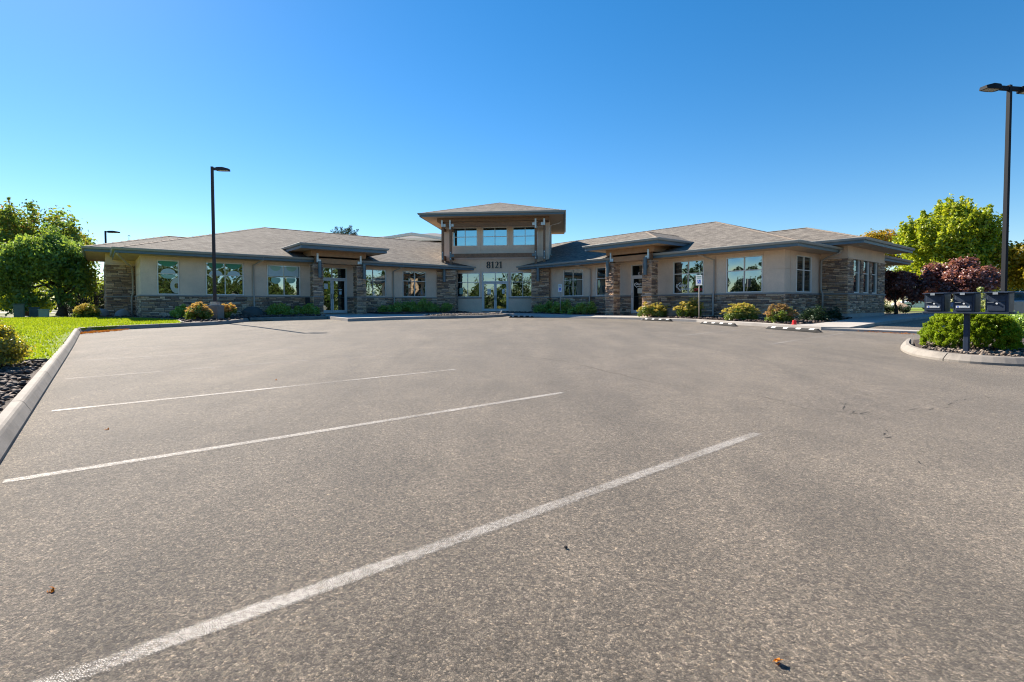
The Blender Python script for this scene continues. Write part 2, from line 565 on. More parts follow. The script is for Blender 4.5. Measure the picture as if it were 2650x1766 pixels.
class MB:
    def __init__(self):
        self.v, self.f, self.uv, self.mi = [], [], [], []

    def face(self, pts, uv=None, mi=0):
        i = len(self.v)
        self.v += [Vector(p) for p in pts]
        self.f.append(tuple(range(i, i + len(pts))))
        self.uv.append(uv)
        self.mi.append(mi)

    def mesh(self, verts, faces, mi=0):
        i = len(self.v)
        self.v += [Vector(p) for p in verts]
        for f in faces:
            self.f.append(tuple(i + k for k in f))
            self.uv.append(None)
            self.mi.append(mi)

    def hexa(self, b, t, mi=0):
        """b, t: four bottom and four top points, counter-clockwise seen from above"""
        self.mesh(list(b) + list(t), [(3, 2, 1, 0), (4, 5, 6, 7), (0, 1, 5, 4), (1, 2, 6, 5), (2, 3, 7, 6), (3, 0, 4, 7)], mi)

    def box(self, x0, x1, y0, y1, z0, z1, mi=0):
        self.hexa([(x0, y0, z0), (x1, y0, z0), (x1, y1, z0), (x0, y1, z0)],
                  [(x0, y0, z1), (x1, y0, z1), (x1, y1, z1), (x0, y1, z1)], mi)

    def fbox(self, fr, s0, s1, d0, d1, z0, z1, mi=0):
        P = fr.pt
        # s to the right seen from outside, d outward
        self.hexa([P(s0, d1, z0), P(s1, d1, z0), P(s1, d0, z0), P(s0, d0, z0)],
                  [P(s0, d1, z1), P(s1, d1, z1), P(s1, d0, z1), P(s0, d0, z1)], mi)

    def bbox(self, fr, s0, s1, d0, d1, z0, z1, b=0.008, mi=0):
        """box with its front edges bevelled"""
        P = fr.pt
        self.hexa([P(s0, d1 - b, z0), P(s1, d1 - b, z0), P(s1, d0, z0), P(s0, d0, z0)],
                  [P(s0, d1 - b, z1), P(s1, d1 - b, z1), P(s1, d0, z1), P(s0, d0, z1)], mi)
        o = [P(s0, d1 - b, z0), P(s1, d1 - b, z0), P(s1, d1 - b, z1), P(s0, d1 - b, z1)]
        i = [P(s0 + b, d1, z0 + b), P(s1 - b, d1, z0 + b), P(s1 - b, d1, z1 - b), P(s0 + b, d1, z1 - b)]
        self.mesh(o + i, [(0, 1, 5, 4), (1, 2, 6, 5), (2, 3, 7, 6), (3, 0, 4, 7), (4, 5, 6, 7)], mi)

    def tube(self, pts, radii, n=8, cap=True, mi=0):
        pts = [Vector(p) for p in pts]
        if isinstance(radii, (int, float)):
            radii = [radii] * len(pts)
        base = len(self.v)
        ref = None
        for i, p in enumerate(pts):
            a = pts[max(0, i - 1)]
            c = pts[min(len(pts) - 1, i + 1)]
            t = (c - a).normalized()
            if ref is None:
                ref = Vector((1, 0, 0)) if abs(t.x) < 0.8 else Vector((0, 1, 0))
            u = (ref - t * ref.dot(t)).normalized()
            ref = u
            w = t.cross(u)
            for k in range(n):
                ang = 2 * math.pi * k / n
                self.v.append(p + (u * math.cos(ang) + w * math.sin(ang)) * radii[i])
        for i in range(len(pts) - 1):
            for k in range(n):
                k2 = (k + 1) % n
                self.f.append((base + i * n + k, base + i * n + k2, base + (i + 1) * n + k2, base + (i + 1) * n + k))
                self.uv.append(None)
                self.mi.append(mi)
        if cap:
            self.f.append(tuple(base + k for k in reversed(range(n))))
            self.f.append(tuple(base + (len(pts) - 1) * n + k for k in range(n)))
            self.uv += [None, None]
            self.mi += [mi, mi]

    def sweep(self, path, prof, closed_prof=True, mi=0, caps=True):
        """path: list of (p, q, z); prof: list of (d, h), d to the right of the travel direction"""
        n = len(path)
        rows = []
        for i in range(n):
            a = Vector(path[max(0, i - 1)][:2])
            b = Vector(path[i][:2])
            c = Vector(path[min(n - 1, i + 1)][:2])
            d1 = (b - a).normalized() if i > 0 else (c - b).normalized()
            d2 = (c - b).normalized() if i < n - 1 else d1
            n1 = Vector((d1.y, -d1.x))
            n2 = Vector((d2.y, -d2.x))
            nn = (n1 + n2)
            nn = nn.normalized() if nn.length > 1e-6 else n1
            k = 1.0 / max(0.35, nn.dot(n1))
            rows.append([W(b.x + nn.x * d * k, b.y + nn.y * d * k, path[i][2] + h) for d, h in prof])
        m = len(prof)
        base = len(self.v)
        for r in rows:
            self.v += r
        rng = m if closed_prof else m - 1
        for i in range(n - 1):
            for k in range(rng):
                k2 = (k + 1) % m
                self.f.append((base + i * m + k, base + i * m + k2, base + (i + 1) * m + k2, base + (i + 1) * m + k))
                self.uv.append(None)
                self.mi.append(mi)
        if caps and closed_prof:
            self.f.append(tuple(base + k for k in reversed(range(m))))
            self.f.append(tuple(base + (n - 1) * m + k for k in range(m)))
            self.uv += [None, None]
            self.mi += [mi, mi]

    def build(self, name, mat, parent=None, smooth=False, local=False):
        off = Vector((0, 0, 0)) if local else chain_offset(parent)
        me = bpy.data.meshes.new(name)
        me.from_pydata([tuple(v - off) for v in self.v], [], self.f)
        mats = mat if isinstance(mat, (list, tuple)) else [mat]
        for m in mats:
            me.materials.append(m)
        if len(mats) > 1:
            me.polygons.foreach_set('material_index', self.mi)
        if any(u is not None for u in self.uv):
            ul = me.uv_layers.new(name='UVMap')
            k = 0
            for f, u in zip(self.f, self.uv):
                for j in range(len(f)):
                    if u is not None:
                        ul.data[k].uv = u[j]
                    k += 1
        if smooth:
            me.polygons.foreach_set('use_smooth', [True] * len(me.polygons))
        o = bpy.data.objects.new(name, me)
        col.objects.link(o)
        o.parent = parent
        return o


class Fr:
    """vertical working frame: s runs to the right seen from outside, d outward"""

    def __init__(self, O, u, n):
        self.O, self.u, self.n = Vector(O), Vector(u), Vector(n)

    def pt(self, s, d, z):
        v = self.O + self.u * s + self.n * d
        v.z = z
        return v


def tag(o, label=None, cat=None, group=None, kind=None):
    if label:
        o['label'] = label
    if cat:
        o['category'] = cat
    if group:
        o['group'] = group
    if kind:
        o['kind'] = kind
    return o


def empty(name, loc, label=None, cat=None, group=None, kind=None):
    o = bpy.data.objects.new(name, None)
    o.empty_display_size = 0.3
    col.objects.link(o)
    o.location = loc
    return tag(o, label, cat, group, kind)


def copy_tree(o, parent=None):
    c = o.copy()
    col.objects.link(c)
    c.parent = parent
    for ch in list(o.children):
        copy_tree(ch, c)
    return c


def slab(name, poly, mat, off=0.15, thick=0.4, offs=None, kind='structure', parent=None, fill=0):
    """a flat slab over a polygon in site coordinates, its top following the ground"""
    mb = MB()
    n = len(poly)
    ar = sum(poly[i][0] * poly[(i + 1) % n][1] - poly[(i + 1) % n][0] * poly[i][1] for i in range(n))
    if ar < 0:
        poly = poly[::-1]
        offs = offs[::-1] if offs else None
    top = [WG(p, q, offs[i] if offs else off) for i, (p, q) in enumerate(poly)]
    bot = [v - Vector((0, 0, thick)) for v in top]
    if fill:
        pts = [Vector((p, q)) for p, q in poly]
        ps, qs = [p for p, q in poly], [q for p, q in poly]
        a = min(ps)
        while a < max(ps):
            b = min(qs)
            while b < max(qs):
                if inside(poly, a, b):
                    pts.append(Vector((a, b)))
                b += fill
            a += fill
        res = delaunay_2d_cdt(pts, [(i, (i + 1) % n) for i in range(n)], [list(range(n))], 1, 1e-5)
        mb.mesh([WG(v.x, v.y, off) for v in res[0]], [tuple(f) for f in res[2]])
    else:
        mb.face(top)
    for i in range(n):
        j = (i + 1) % n
        mb.face([bot[i], bot[j], top[j], top[i]])
    o = mb.build(name, mat, parent)
    if kind:
        o['kind'] = kind
    return o


def inside(poly, x, y):
    r = False
    n = len(poly)
    j = n - 1
    for i in range(n):
        xi, yi = poly[i]
        xj, yj = poly[j]
        if (yi > y) != (yj > y) and x < (xj - xi) * (y - yi) / (yj - yi) + xi:
            r = not r
        j = i
    return r


def arrays_mesh(name, V, F, mat, parent=None):
    off = np.array(chain_offset(parent))
    me = bpy.data.meshes.new(name)
    V = np.asarray(V, dtype=np.float32) - off.astype(np.float32)
    F = np.asarray(F, dtype=np.int32)
    k = F.shape[1]
    me.vertices.add(len(V))
    me.vertices.foreach_set('co', V.ravel())
    me.loops.add(F.size)
    me.loops.foreach_set('vertex_index', F.ravel())
    me.polygons.add(len(F))
    me.polygons.foreach_set('loop_start', np.arange(0, F.size, k, dtype=np.int32))
    me.polygons.foreach_set('loop_total', np.full(len(F), k, dtype=np.int32))
    me.update(calc_edges=True)
    me.materials.append(mat)
    o = bpy.data.objects.new(name, me)
    col.objects.link(o)
    o.parent = parent
    return o


# ------------------------------------------------------------------ foliage
def unit(a):
    return a / np.maximum(1e-9, np.linalg.norm(a, axis=1, keepdims=True))


def leaf_arrays(C, rad, n, size, seed=0, shell=0.5, outward=0.5, upb=0.25, aspect=0.6, droop=0.0, zsq=1.0):
    """diamond leaves spread over spheres C (k,3) with radii rad (k,)"""
    rg = np.random.default_rng(seed)
    C = np.asarray(C, float)
    rad = np.asarray(rad, float)
    w = rad ** 2
    idx = rg.choice(len(C), n, p=w / w.sum())
    d = unit(rg.normal(size=(n, 3)))
    rr = (shell + (1 - shell) * rg.random(n)) * rad[idx] * (1 + 0.18 * rg.normal(size=n))
    off = d * rr[:, None]
    off[:, 2] *= zsq
    P = C[idx] + off
    nrm = unit(d * outward + rg.normal(size=(n, 3)) * 0.6 + np.array([0, 0, upb]))
    t = rg.normal(size=(n, 3)) + np.array([0, 0, -droop])
    t = unit(t - nrm * (t * nrm).sum(1, keepdims=True))
    b = np.cross(nrm, t)
    s = size * (0.6 + 0.8 * rg.random(n))[:, None]
    fold = nrm * s * 0.12
    V = np.stack([P - t * s * .5, P + b * s * aspect * .5 + fold, P + t * s * .5, P - b * s * aspect * .5 + fold], 1).reshape(-1, 3)
    F = np.arange(4 * n).reshape(n, 4)
    return V, F


def crown_blobs(c, r, k, sub, seed, top=0.0, flat=0.0):
    """clump centres on and inside an ellipsoid"""
    rg = np.random.default_rng(seed)
    c, r = np.array(c, float), np.array(r, float)
    out, rad = [], []
    for _ in range(k):
        d = rg.normal(size=3)
        d /= np.linalg.norm(d)
        if d[2] < -0.55:
            d[2] *= -0.6
        m = rg.uniform(0.3, 1.0) ** 0.45
        q = c + d * r * m * (1 - sub * 0.55)
        out.append(q)
        rad.append(float(np.mean(r)) * sub * rg.uniform(0.6, 1.25))
    return np.array(out), np.array(rad)


def sprays(c, r, k, seed, l0=.5, l1=1.2, r0=.3, low=0.0):
    """upright shoots standing out of the crown"""
    rg = np.random.default_rng(seed)
    c, r = np.array(c, float), np.array(r, float)
    P, S = [], []
    for _ in range(k):
        d = rg.normal(size=3)
        d /= np.linalg.norm(d)
        if d[2] < low:
            d[2] = abs(d[2]) + low
            d /= np.linalg.norm(d)
        p = c + d * r * .86
        g = d * .6 + np.array([0, 0, .9])
        L = rg.uniform(l0, l1)
        for j in range(5):
            P.append(p + g * L * j / 4)
            S.append(r0 * (1 - .17 * j) * rg.uniform(.8, 1.15))
    return np.array(P), np.array(S)


def branches(mb, base, top, C, seed, r0, n_l=10, segs=5):
    rg = np.random.default_rng(seed)
    base, top = np.array(base, float), np.array(top, float)
    pts, rr = [], []
    for i in range(segs + 1):
        f = i / segs
        p = base + (top - base) * f + (rg.normal(size=3) * r0 * 0.5 if 0 < i else 0)
        pts.append(tuple(p))
        rr.append(r0 * (1.35 if i == 0 else 1.0) * (1 - 0.7 * f))
    mb.tube(pts, rr, 8)
    ids = rg.choice(len(C), min(n_l, len(C)), replace=False)
    for j in ids:
        f = rg.uniform(0.35, 0.9)
        a = base + (top - base) * f
        b = C[j]
        m = a * .5 + b * .5 + np.array([0, 0, -0.12 * np.linalg.norm(b - a)])
        mb.tube([tuple(a), tuple(m), tuple(b)], [r0 * 0.42 * (1 - f * .5), r0 * 0.25, r0 * 0.08], 6)


def tree(name, label, cat, base, C, rad, mat, n, size, seed, r0, trunk_top, group=None, n_l=12, **kw):
    t = empty(name, base, label, cat, group)
    mb = MB()
    branches(mb, base, trunk_top, C, seed, r0, n_l)
    mb.build('trunk', MT['bark'], t, smooth=True)
    V, F = leaf_arrays(C, rad, n, size, seed, **kw)
    arrays_mesh('crown', V, F, mat, t)
    return t


def shrub(name, label, base, rx, ry, h, mat, n, size, seed, flowers=None, group=None, cat='shrub', nf=0, lean=0.0, k=26, **kw):
    """many-stemmed shrub: stems, foliage and, on top, flower heads"""
    rg = np.random.default_rng(seed)
    t = empty(name, base, label, cat, group)
    C, rad = [], []
    lobes = [(rg.uniform(-.45, .45) * rx, rg.uniform(-.4, .4) * ry, rg.uniform(.72, 1.05), rg.uniform(.5, .75)) for _ in range(int(rg.integers(3, 6)))]
    for _ in range(k):
        lb = lobes[int(rg.integers(len(lobes)))]
        a = rg.uniform(0, 2 * math.pi)
        m = math.sqrt(rg.random())
        hh = h * lb[2] * (1 - 0.5 * m * m)
        z = rg.uniform(0.2, 0.9) * hh
        C.append((base[0] + lb[0] + math.cos(a) * m * rx * lb[3], base[1] + lb[1] + math.sin(a) * m * ry * lb[3], base[2] + z))
        rad.append(min(rx, h) * rg.uniform(0.16, 0.3))
    C, rad = np.array(C), np.array(rad)
    mb = MB()
    for i in range(0, k, 2):
        c = C[i]
        mb.tube([(base[0] + (c[0] - base[0]) * .15, base[1] + (c[1] - base[1]) * .15, base[2] - .05), tuple(c * .5 + np.array(base) * .5 + np.array([0, 0, .05])), tuple(c)], [.012, .009, .004], 5)
    mb.build('stems', MT['bark'], t)
    V, F = leaf_arrays(C, rad, n, size, seed, **kw)
    V[:, 2] = np.maximum(V[:, 2], base[2] - 0.02)
    arrays_mesh('foliage', V, F, mat, t)
    if flowers is not None:
        Vs, Fs, o = [], [], 0
        for _ in range(nf):
            lb = lobes[int(rg.integers(len(lobes)))]
            a = rg.uniform(0, 2 * math.pi)
            m = math.sqrt(rg.random())
            zz = base[2] + h * lb[2] * (1.0 - 0.5 * m ** 2.2) * rg.uniform(.84, 1.12)
            c = np.array([[base[0] + lb[0] + math.cos(a) * m * rx * lb[3] * 1.15, base[1] + lb[1] + math.sin(a) * m * ry * lb[3] * 1.15, zz]])
            v, f = leaf_arrays(c, [rg.uniform(.055, .10)], 34, .042, int(rg.integers(1e6)), shell=.3, outward=.3, upb=.9, aspect=.9, zsq=.45)
            Vs.append(v)
            Fs.append(f + o)
            o += len(v)
        fo = arrays_mesh('flower_heads', np.concatenate(Vs), np.concatenate(Fs), flowers, t)
        fo['kind'] = 'stuff'
    return t


ROCKS = []
_b = [(-1, 0, 1.618), (1, 0, 1.618), (-1, 0, -1.618), (1, 0, -1.618), (0, 1.618, 1), (0, 1.618, -1), (0, -1.618, 1), (0, -1.618, -1),
      (1.618, 1, 0), (-1.618, 1, 0), (1.618, -1, 0), (-1.618, -1, 0)]
ICO_V = np.array(_b) / 1.902
ICO_F = np.array([(0, 1, 4), (0, 4, 9), (9, 4, 5), (4, 8, 5), (4, 1, 8), (8, 1, 10), (8, 10, 3), (5, 8, 3), (5, 3, 2), (2, 3, 7), (7, 3, 10), (7, 10, 6),
                  (7, 6, 11), (11, 6, 0), (0, 6, 1), (6, 10, 1), (9, 11, 0), (9, 2, 11), (9, 5, 2), (7, 11, 2)])


def scatter_rocks(name, poly, n, s0, s1, mat, off, label, seed, flat=0.6):
    rg = np.random.default_rng(seed)
    ps = [p for p, q in poly]
    qs = [q for p, q in poly]
    Vs, Fs, o = [], [], 0
    tries = 0
    while len(Vs) < n and tries < n * 12:
        tries += 1
        p, q = rg.uniform(min(ps), max(ps)), rg.uniform(min(qs), max(qs))
        if not inside(poly, p, q):
            continue
        s = rg.uniform(s0, s1)
        v = ICO_V * (1 + 0.28 * rg.normal(size=(12, 1))) * np.array([s * rg.uniform(.8, 1.4), s * rg.uniform(.7, 1.1), s * flat])
        a = rg.uniform(0, 6.28)
        b = rg.normal() * .35
        Rz = np.array([[math.cos(a), -math.sin(a), 0], [math.sin(a), math.cos(a), 0], [0, 0, 1]])
        Rx = np.array([[1, 0, 0], [0, math.cos(b), -math.sin(b)], [0, math.sin(b), math.cos(b)]])
        w = WG(p, q, off + rg.uniform(0, s * .8))
        v = v @ Rx.T @ Rz.T + np.array(w)
        Vs.append(v)
        Fs.append(ICO_F + o)
        o += 12
    ob = arrays_mesh(name, np.concatenate(Vs), np.concatenate(Fs), mat)
    return tag(ob, label, 'gravel', kind='stuff')


def boulder(name, label, c, r, mat, seed, group=None):
    import bmesh
    rg = np.random.default_rng(seed)
    bm = bmesh.new()
    bmesh.ops.create_icosphere(bm, subdivisions=3, radius=1)
    dirs = unit(rg.normal(size=(9, 3)))
    ks = rg.uniform(0.62, 0.95, 9)
    for v in bm.verts:
        p = np.array(v.co)
        for d, k in zip(dirs, ks):
            h = float(p @ d)
            if h > k:
                p = p - d * (h - k) * .85
        p *= 1 + 0.03 * math.sin(7 * p[0] + seed) * math.cos(6 * p[1]) + .02 * rg.normal()
        v.co = (p[0] * r[0], p[1] * r[1], p[2] * r[2])
    me = bpy.data.meshes.new(name)
    bm.to_mesh(me)
    bm.free()
    me.polygons.foreach_set('use_smooth', [True] * len(me.polygons))
    me.materials.append(mat)
    o = bpy.data.objects.new(name, me)
    o.location = c
    o.rotation_euler = (0, 0, rg.uniform(0, 6))
    col.objects.link(o)
    return tag(o, label, 'boulder', group)


# ================================================================== GROUND
def ground_sheet(name, rects, step, off, mat):
    """grid sheets following the ground: rects of (p0, p1, q0, q1)"""
    mb = MB()
    for p0, p1, q0, q1 in rects:
        na, nb = max(1, int((p1 - p0) / step)), max(1, int((q1 - q0) / step))
        vs = [WG(p0 + (p1 - p0) * i / na, q0 + (q1 - q0) * j / nb, off) for j in range(nb + 1) for i in range(na + 1)]
        fs = [(j * (na + 1) + i, j * (na + 1) + i + 1, (j + 1) * (na + 1) + i + 1, (j + 1) * (na + 1) + i) for j in range(nb) for i in range(na)]
        mb.mesh(vs, fs)
    o = mb.build(name, mat)
    o['kind'] = 'structure'
    return o


mb = MB()
ys = [-900, -40, 0, 40, 1600]
for i in range(4):
    mb.face([(-1600, ys[i], G(ys[i]) - .07), (1600, ys[i], G(ys[i]) - .07), (1600, ys[i + 1], G(ys[i + 1]) - .07), (-1600, ys[i + 1], G(ys[i + 1]) - .07)])
tag(mb.build('ground', MT['ground']), kind='structure')
lot = ground_sheet('parking_lot', [(-.6, 46, -60, 8), (-.6, 46, 8, 33)], 1.0, 0.0, MT['asphalt'])
lot['label'] = 'worn grey brown asphalt parking lot in front of the building'


def strip(mb, pts, w, off=.004):
    """painted or cracked strip along site points"""
    n = len(pts)
    L = 0
    for i in range(n - 1):
        a, b = Vector(pts[i]), Vector(pts[i + 1])
        d = (b - a).normalized()
        nn = Vector((d.y, -d.x)) * w / 2
        l2 = L + (b - a).length
        mb.face([WG(a.x + nn.x, a.y + nn.y, off), WG(b.x + nn.x, b.y + nn.y, off), WG(b.x - nn.x, b.y - nn.y, off), WG(a.x - nn.x, a.y - nn.y, off)],
                [(1, L), (1, l2), (0, l2), (0, L)])
        L = l2


LINES = [((-.35, -.55), (4.6, -.55), 'closest to the bottom edge, out at the near corner'), ((-.35, 2.10), (4.45, 2.08), 'longest and widest in view, crossing the foreground'),
         ((-.5, 4.64), (4.5, 4.53), 'second from the foreground, starting at the left frame edge'),
         ((-.4, 7.25), (4.6, 7.15), 'third from the foreground, starting beside the long kerb'),
         ((-.4, 10.03), (4.85, 10.05), 'fourth from the foreground, faint and thin'),
         ((-.4, 12.83), (4.7, 12.8), 'fifth from the foreground, nearly worn away'),
         ((-.4, 15.55), (4.7, 15.5), 'sixth from the foreground, barely visible near the lawn'),
         ((13.9, 8.99), (20.0, 9.22), 'between the second and third wheel stops from the right'),
         ((12.94, 5.85), (18.9, 6.09), 'right of the last wheel stop near the driveway'),
         ((16.5, 13.0), (21.4, 13.25), 'beyond the middle wheel stop by the right walk')]
for a, b, where in LINES[1:]:
    mb = MB()
    k = 14
    pts = [(a[0] + (b[0] - a[0]) * i / k, a[1] + (b[1] - a[1]) * i / k) for i in range(k + 1)]
    strip(mb, pts, .105)
    o = mb.build('parking_line', MT['paint_faint' if 'fourth' in where or 'fifth' in where or 'sixth' in where or 'beyond' in where else 'paint'])
    tag(o, 'worn white parking line ' + where, 'parking line', 'painted parking lines', 'structure')
# stall lines of the shaded side drive
for pp in (27.0, 29.8, 32.6):
    mb = MB()
    strip(mb, [(pp, 6.7), (pp - .2, 2.2)], .1)
    tag(mb.build('parking_line', MT['paint']), 'white stall line on the shaded side drive behind the mailboxes', 'parking line', 'stall lines on the side drive', 'structure')

CR = [[(6.17, 3.18), (6.15, 2.89), (6.06, 2.58), (5.85, 2.25), (5.97, 1.95), (5.96, 1.78), (6.31, 1.67), (6.7, 1.46), (7.03, 1.26), (7.45, 1.30), (7.79, 1.24), (8.17, 1.15), (7.99, 0.84)],
      [(5.96, 1.78), (6.1, 1.96), (6.42, 2.06), (6.53, 2.04)], [(5.15, 1.33), (5.45, 1.41)], [(4.61, 0.99), (4.44, 0.92)],
      [(7.09, 9.81), (6.76, 8.27), (6.74, 6.83), (6.34, 5.33), (5.99, 4.26), (5.99, 3.6), (6.17, 3.18)]]
mb = MB()
for c in CR:
    pts = []
    for i in range(len(c) - 1):
        for j in range(5):
            f = j / 5
            pts.append((c[i][0] + (c[i + 1][0] - c[i][0]) * f + rnd.gauss(0, .018), c[i][1] + (c[i + 1][1] - c[i][1]) * f + rnd.gauss(0, .018)))
    pts.append(c[-1])
    for i in range(len(pts) - 1):
        if rnd.random() < .72:
            strip(mb, pts[i:i + 2], rnd.uniform(.005, .012), .003)
o = mb.build('crack', MT['crack'], lot)

# ---- kerbs
KP = [(0, -.06), (0, .030), (-.045, .115), (-.06, .136), (-.08, .147), (-.145, .15), (-.155, -.06)]


def kerb_run(label, path, joints, prof=KP, grp=None):
    """kerb cut into cast lengths; path in site coordinates with the lot on its right"""
    root = empty('kerb', WG(*path[0]), label, 'kerb', grp, 'structure')
    # walk the path at fine steps
    pts = []
    for i in range(len(path) - 1):
        a, b = Vector(path[i]), Vector(path[i + 1])
        m = max(1, int((b - a).length / .5))
        for j in range(m):
            pts.append(a + (b - a) * j / m)
    pts.append(Vector(path[-1]))
    cum = [0]
    for i in range(1, len(pts)):
        cum.append(cum[-1] + (pts[i] - pts[i - 1]).length)

    def at(l):
        l = max(0, min(cum[-1], l))
        for i in range(1, len(pts)):
            if cum[i] >= l:
                f = (l - cum[i - 1]) / max(1e-9, cum[i] - cum[i - 1])
                return pts[i - 1] + (pts[i] - pts[i - 1]) * f
        return pts[-1]
    l = 0
    while l < cum[-1] - .05:
        e = min(cum[-1], l + joints * rnd.uniform(.9, 1.1))
        if cum[-1] - e < .5:
            e = cum[-1]
        ls = [l + .010] + [c for c in cum if l + .05 < c < e - .05] + [e - .010]
        seg = []
        for x in ls:
            v = at(x)
            seg.append((v.x, v.y, WG(v.x, v.y).z))
        mb = MB()
        mb.sweep(seg, prof)
        # small rounded nose of colour is left to the material
        mb.build('kerb_segment', MT['kerb'], root)
        l = e
    return root


def smooth_path(p, it=2):
    for _ in range(it):
        q = [p[0]]
        for i in range(len(p) - 1):
            a, b = p[i], p[i + 1]
            q += [(a[0] * .75 + b[0] * .25, a[1] * .75 + b[1] * .25), (a[0] * .25 + b[0] * .75, a[1] * .25 + b[1] * .75)]
        q.append(p[-1])
        p = q
    return p


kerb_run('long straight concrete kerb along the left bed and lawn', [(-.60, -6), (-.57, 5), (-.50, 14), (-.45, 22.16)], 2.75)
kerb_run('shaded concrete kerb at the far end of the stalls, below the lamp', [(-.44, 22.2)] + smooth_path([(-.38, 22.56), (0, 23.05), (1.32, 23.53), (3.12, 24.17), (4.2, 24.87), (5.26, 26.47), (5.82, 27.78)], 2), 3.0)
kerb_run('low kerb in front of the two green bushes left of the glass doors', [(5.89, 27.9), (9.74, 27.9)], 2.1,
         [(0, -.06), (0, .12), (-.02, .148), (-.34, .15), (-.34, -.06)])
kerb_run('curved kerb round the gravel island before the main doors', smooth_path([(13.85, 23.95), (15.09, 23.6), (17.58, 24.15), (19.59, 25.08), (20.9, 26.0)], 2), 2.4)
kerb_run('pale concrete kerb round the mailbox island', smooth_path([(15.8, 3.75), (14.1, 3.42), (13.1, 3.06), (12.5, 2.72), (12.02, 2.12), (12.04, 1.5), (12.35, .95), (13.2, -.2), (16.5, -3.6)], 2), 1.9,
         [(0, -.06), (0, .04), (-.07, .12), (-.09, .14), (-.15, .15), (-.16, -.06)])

# ---- walks, beds, lawn
WALK = [(9.77, 32.55), (9.77, 27.89), (9.5, 26.82), (9.3, 23.93), (11.78, 24.07), (13.98, 24.0), (15.2, 23.78), (17.58, 24.35), (20.8, 25.95), (21.0, 24.4), (20.9, 22.3),
        (21.5, 20.8), (22.3, 19), (22.4, 16.7), (22.3, 13.4), (21.2, 10.6), (20.15, 7.2), (20.6, 6.45), (25.7, 6.95), (36, 7.3), (43.6, 8.0), (43.6, 9.36), (35.6, 9.36),
        (29.55, 9.36), (29.55, 10.62), (25.3, 10.62), (25.3, 28.2), (21.1, 32.5)]
WOFF = [.15] * 9 + [.06, .03, .04, .08] + [.12] * 15
walk = slab('sidewalk', WALK, MT['concrete'], offs=WOFF)
walk['label'] = 'concrete walk along the building fronts'
slab('driveway_apron', [(20.15, 7.15), (20.6, 6.4), (21.15, 6.3), (21.25, 4.5), (21.6, .5), (20.75, .5), (20.5, 4.4)], MT['concrete'], off=.075)
BED_L = [(2.66, 24.2), (3.27, 24.45), (4.1, 24.95), (5.1, 26.5), (5.7, 27.9), (5.89, 28.24), (9.72, 28.24), (9.72, 32.5), (1.7, 32.5), (1.7, 36.7), (.3, 36.7), (-1.3, 35.6), (1.4, 32.76), (2.85, 28.83)]
slab('planting_bed', BED_L, MT['mulch'], off=.15, fill=.8)
BED_C = [(13.9, 32.5), (13.9, 29.6), (16, 29.5), (19.5, 29.2), (20.7, 30.0), (21.0, 32.4)]
slab('planting_bed', BED_C, MT['mulch'], off=.175)
ISL = [(14.08, 24.97), (14.2, 24.15), (15.3, 23.95), (17.58, 24.45), (19.48, 25.35), (20.6, 26.05), (19.69, 27.1), (16.68, 26.48)]
slab('gravel_island', ISL, MT['gravel_bed'], off=.165)
BED_R2 = [(25.3, 20.9), (23.4, 20.9), (22.9, 23), (22.8, 26.5), (22.6, 28.2), (23.2, 29.9), (25.3, 27.8)]
slab('planting_bed', BED_R2, MT['mulch'], off=.14)
BED_R = [(25.3, 17.0), (24.3, 16.9), (23.0, 16.6), (22.9, 14), (22.0, 11.2), (21.5, 9.5), (20.9, 8.5), (22.5, 8.3), (24.75, 8.45), (29.0, 9.0), (29.5, 9.3), (29.5, 10.6), (25.3, 10.6)]
slab('planting_bed', BED_R, MT['mulch'], off=.135)
BED_M = [(12.4, 2.2), (12.8, 2.62), (13.3, 2.9), (15.6, 3.5), (24, 2.2), (24, -6), (16.6, -3.3), (13.3, 0.1), (12.5, 1.0), (12.25, 1.65)]
slab('mailbox_bed', BED_M, MT['mulch'], off=.13)
BED_N = [(-.74, -6), (-.66, 11.9), (-5.5, 12.4), (-9, 11), (-9, -6)]
slab('rock_bed', BED_N, MT['mulch'], off=.11)
LAWN = [(-.655, 12.0), (-.60, 22.2), (-.22, 22.85), (1.26, 23.7), (2.62, 24.18), (2.76, 26.64), (2.8, 28.79), (1.36, 32.71), (-1.3, 35.6), (-6, 38), (-16, 37), (-22, 28), (-16, 14), (-8, 12.5)]
lawn = slab('lawn', LAWN, MT['lawn'], off=.14, fill=1.0)
lawn['label'] = 'bright green lawn'
# pale edging between rock bed and lawn
mb = MB()
pth = smooth_path([(-.7, 11.95), (-2.6, 12.05), (-5.5, 12.42), (-8.5, 12.5)], 1)
mb.sweep([(p, q, WG(p, q).z) for p, q in pth], [(0.05, 0), (.05, .155), (-.07, .165), (-.07, 0)])
tag(mb.build('lawn_edging', MT['kerb']), kind='structure')
mb = MB()
pth = smooth_path([(2.66, 24.3), (2.82, 26.6), (2.84, 28.8), (1.4, 32.74), (-1.3, 35.63), (-4, 37.0)], 1)
mb.sweep([(p, q, WG(p, q).z) for p, q in pth], [(0.06, 0), (.06, .17), (-.06, .18), (-.06, 0)])
tag(mb.build('lawn_edging', MT['kerb']), kind='structure')

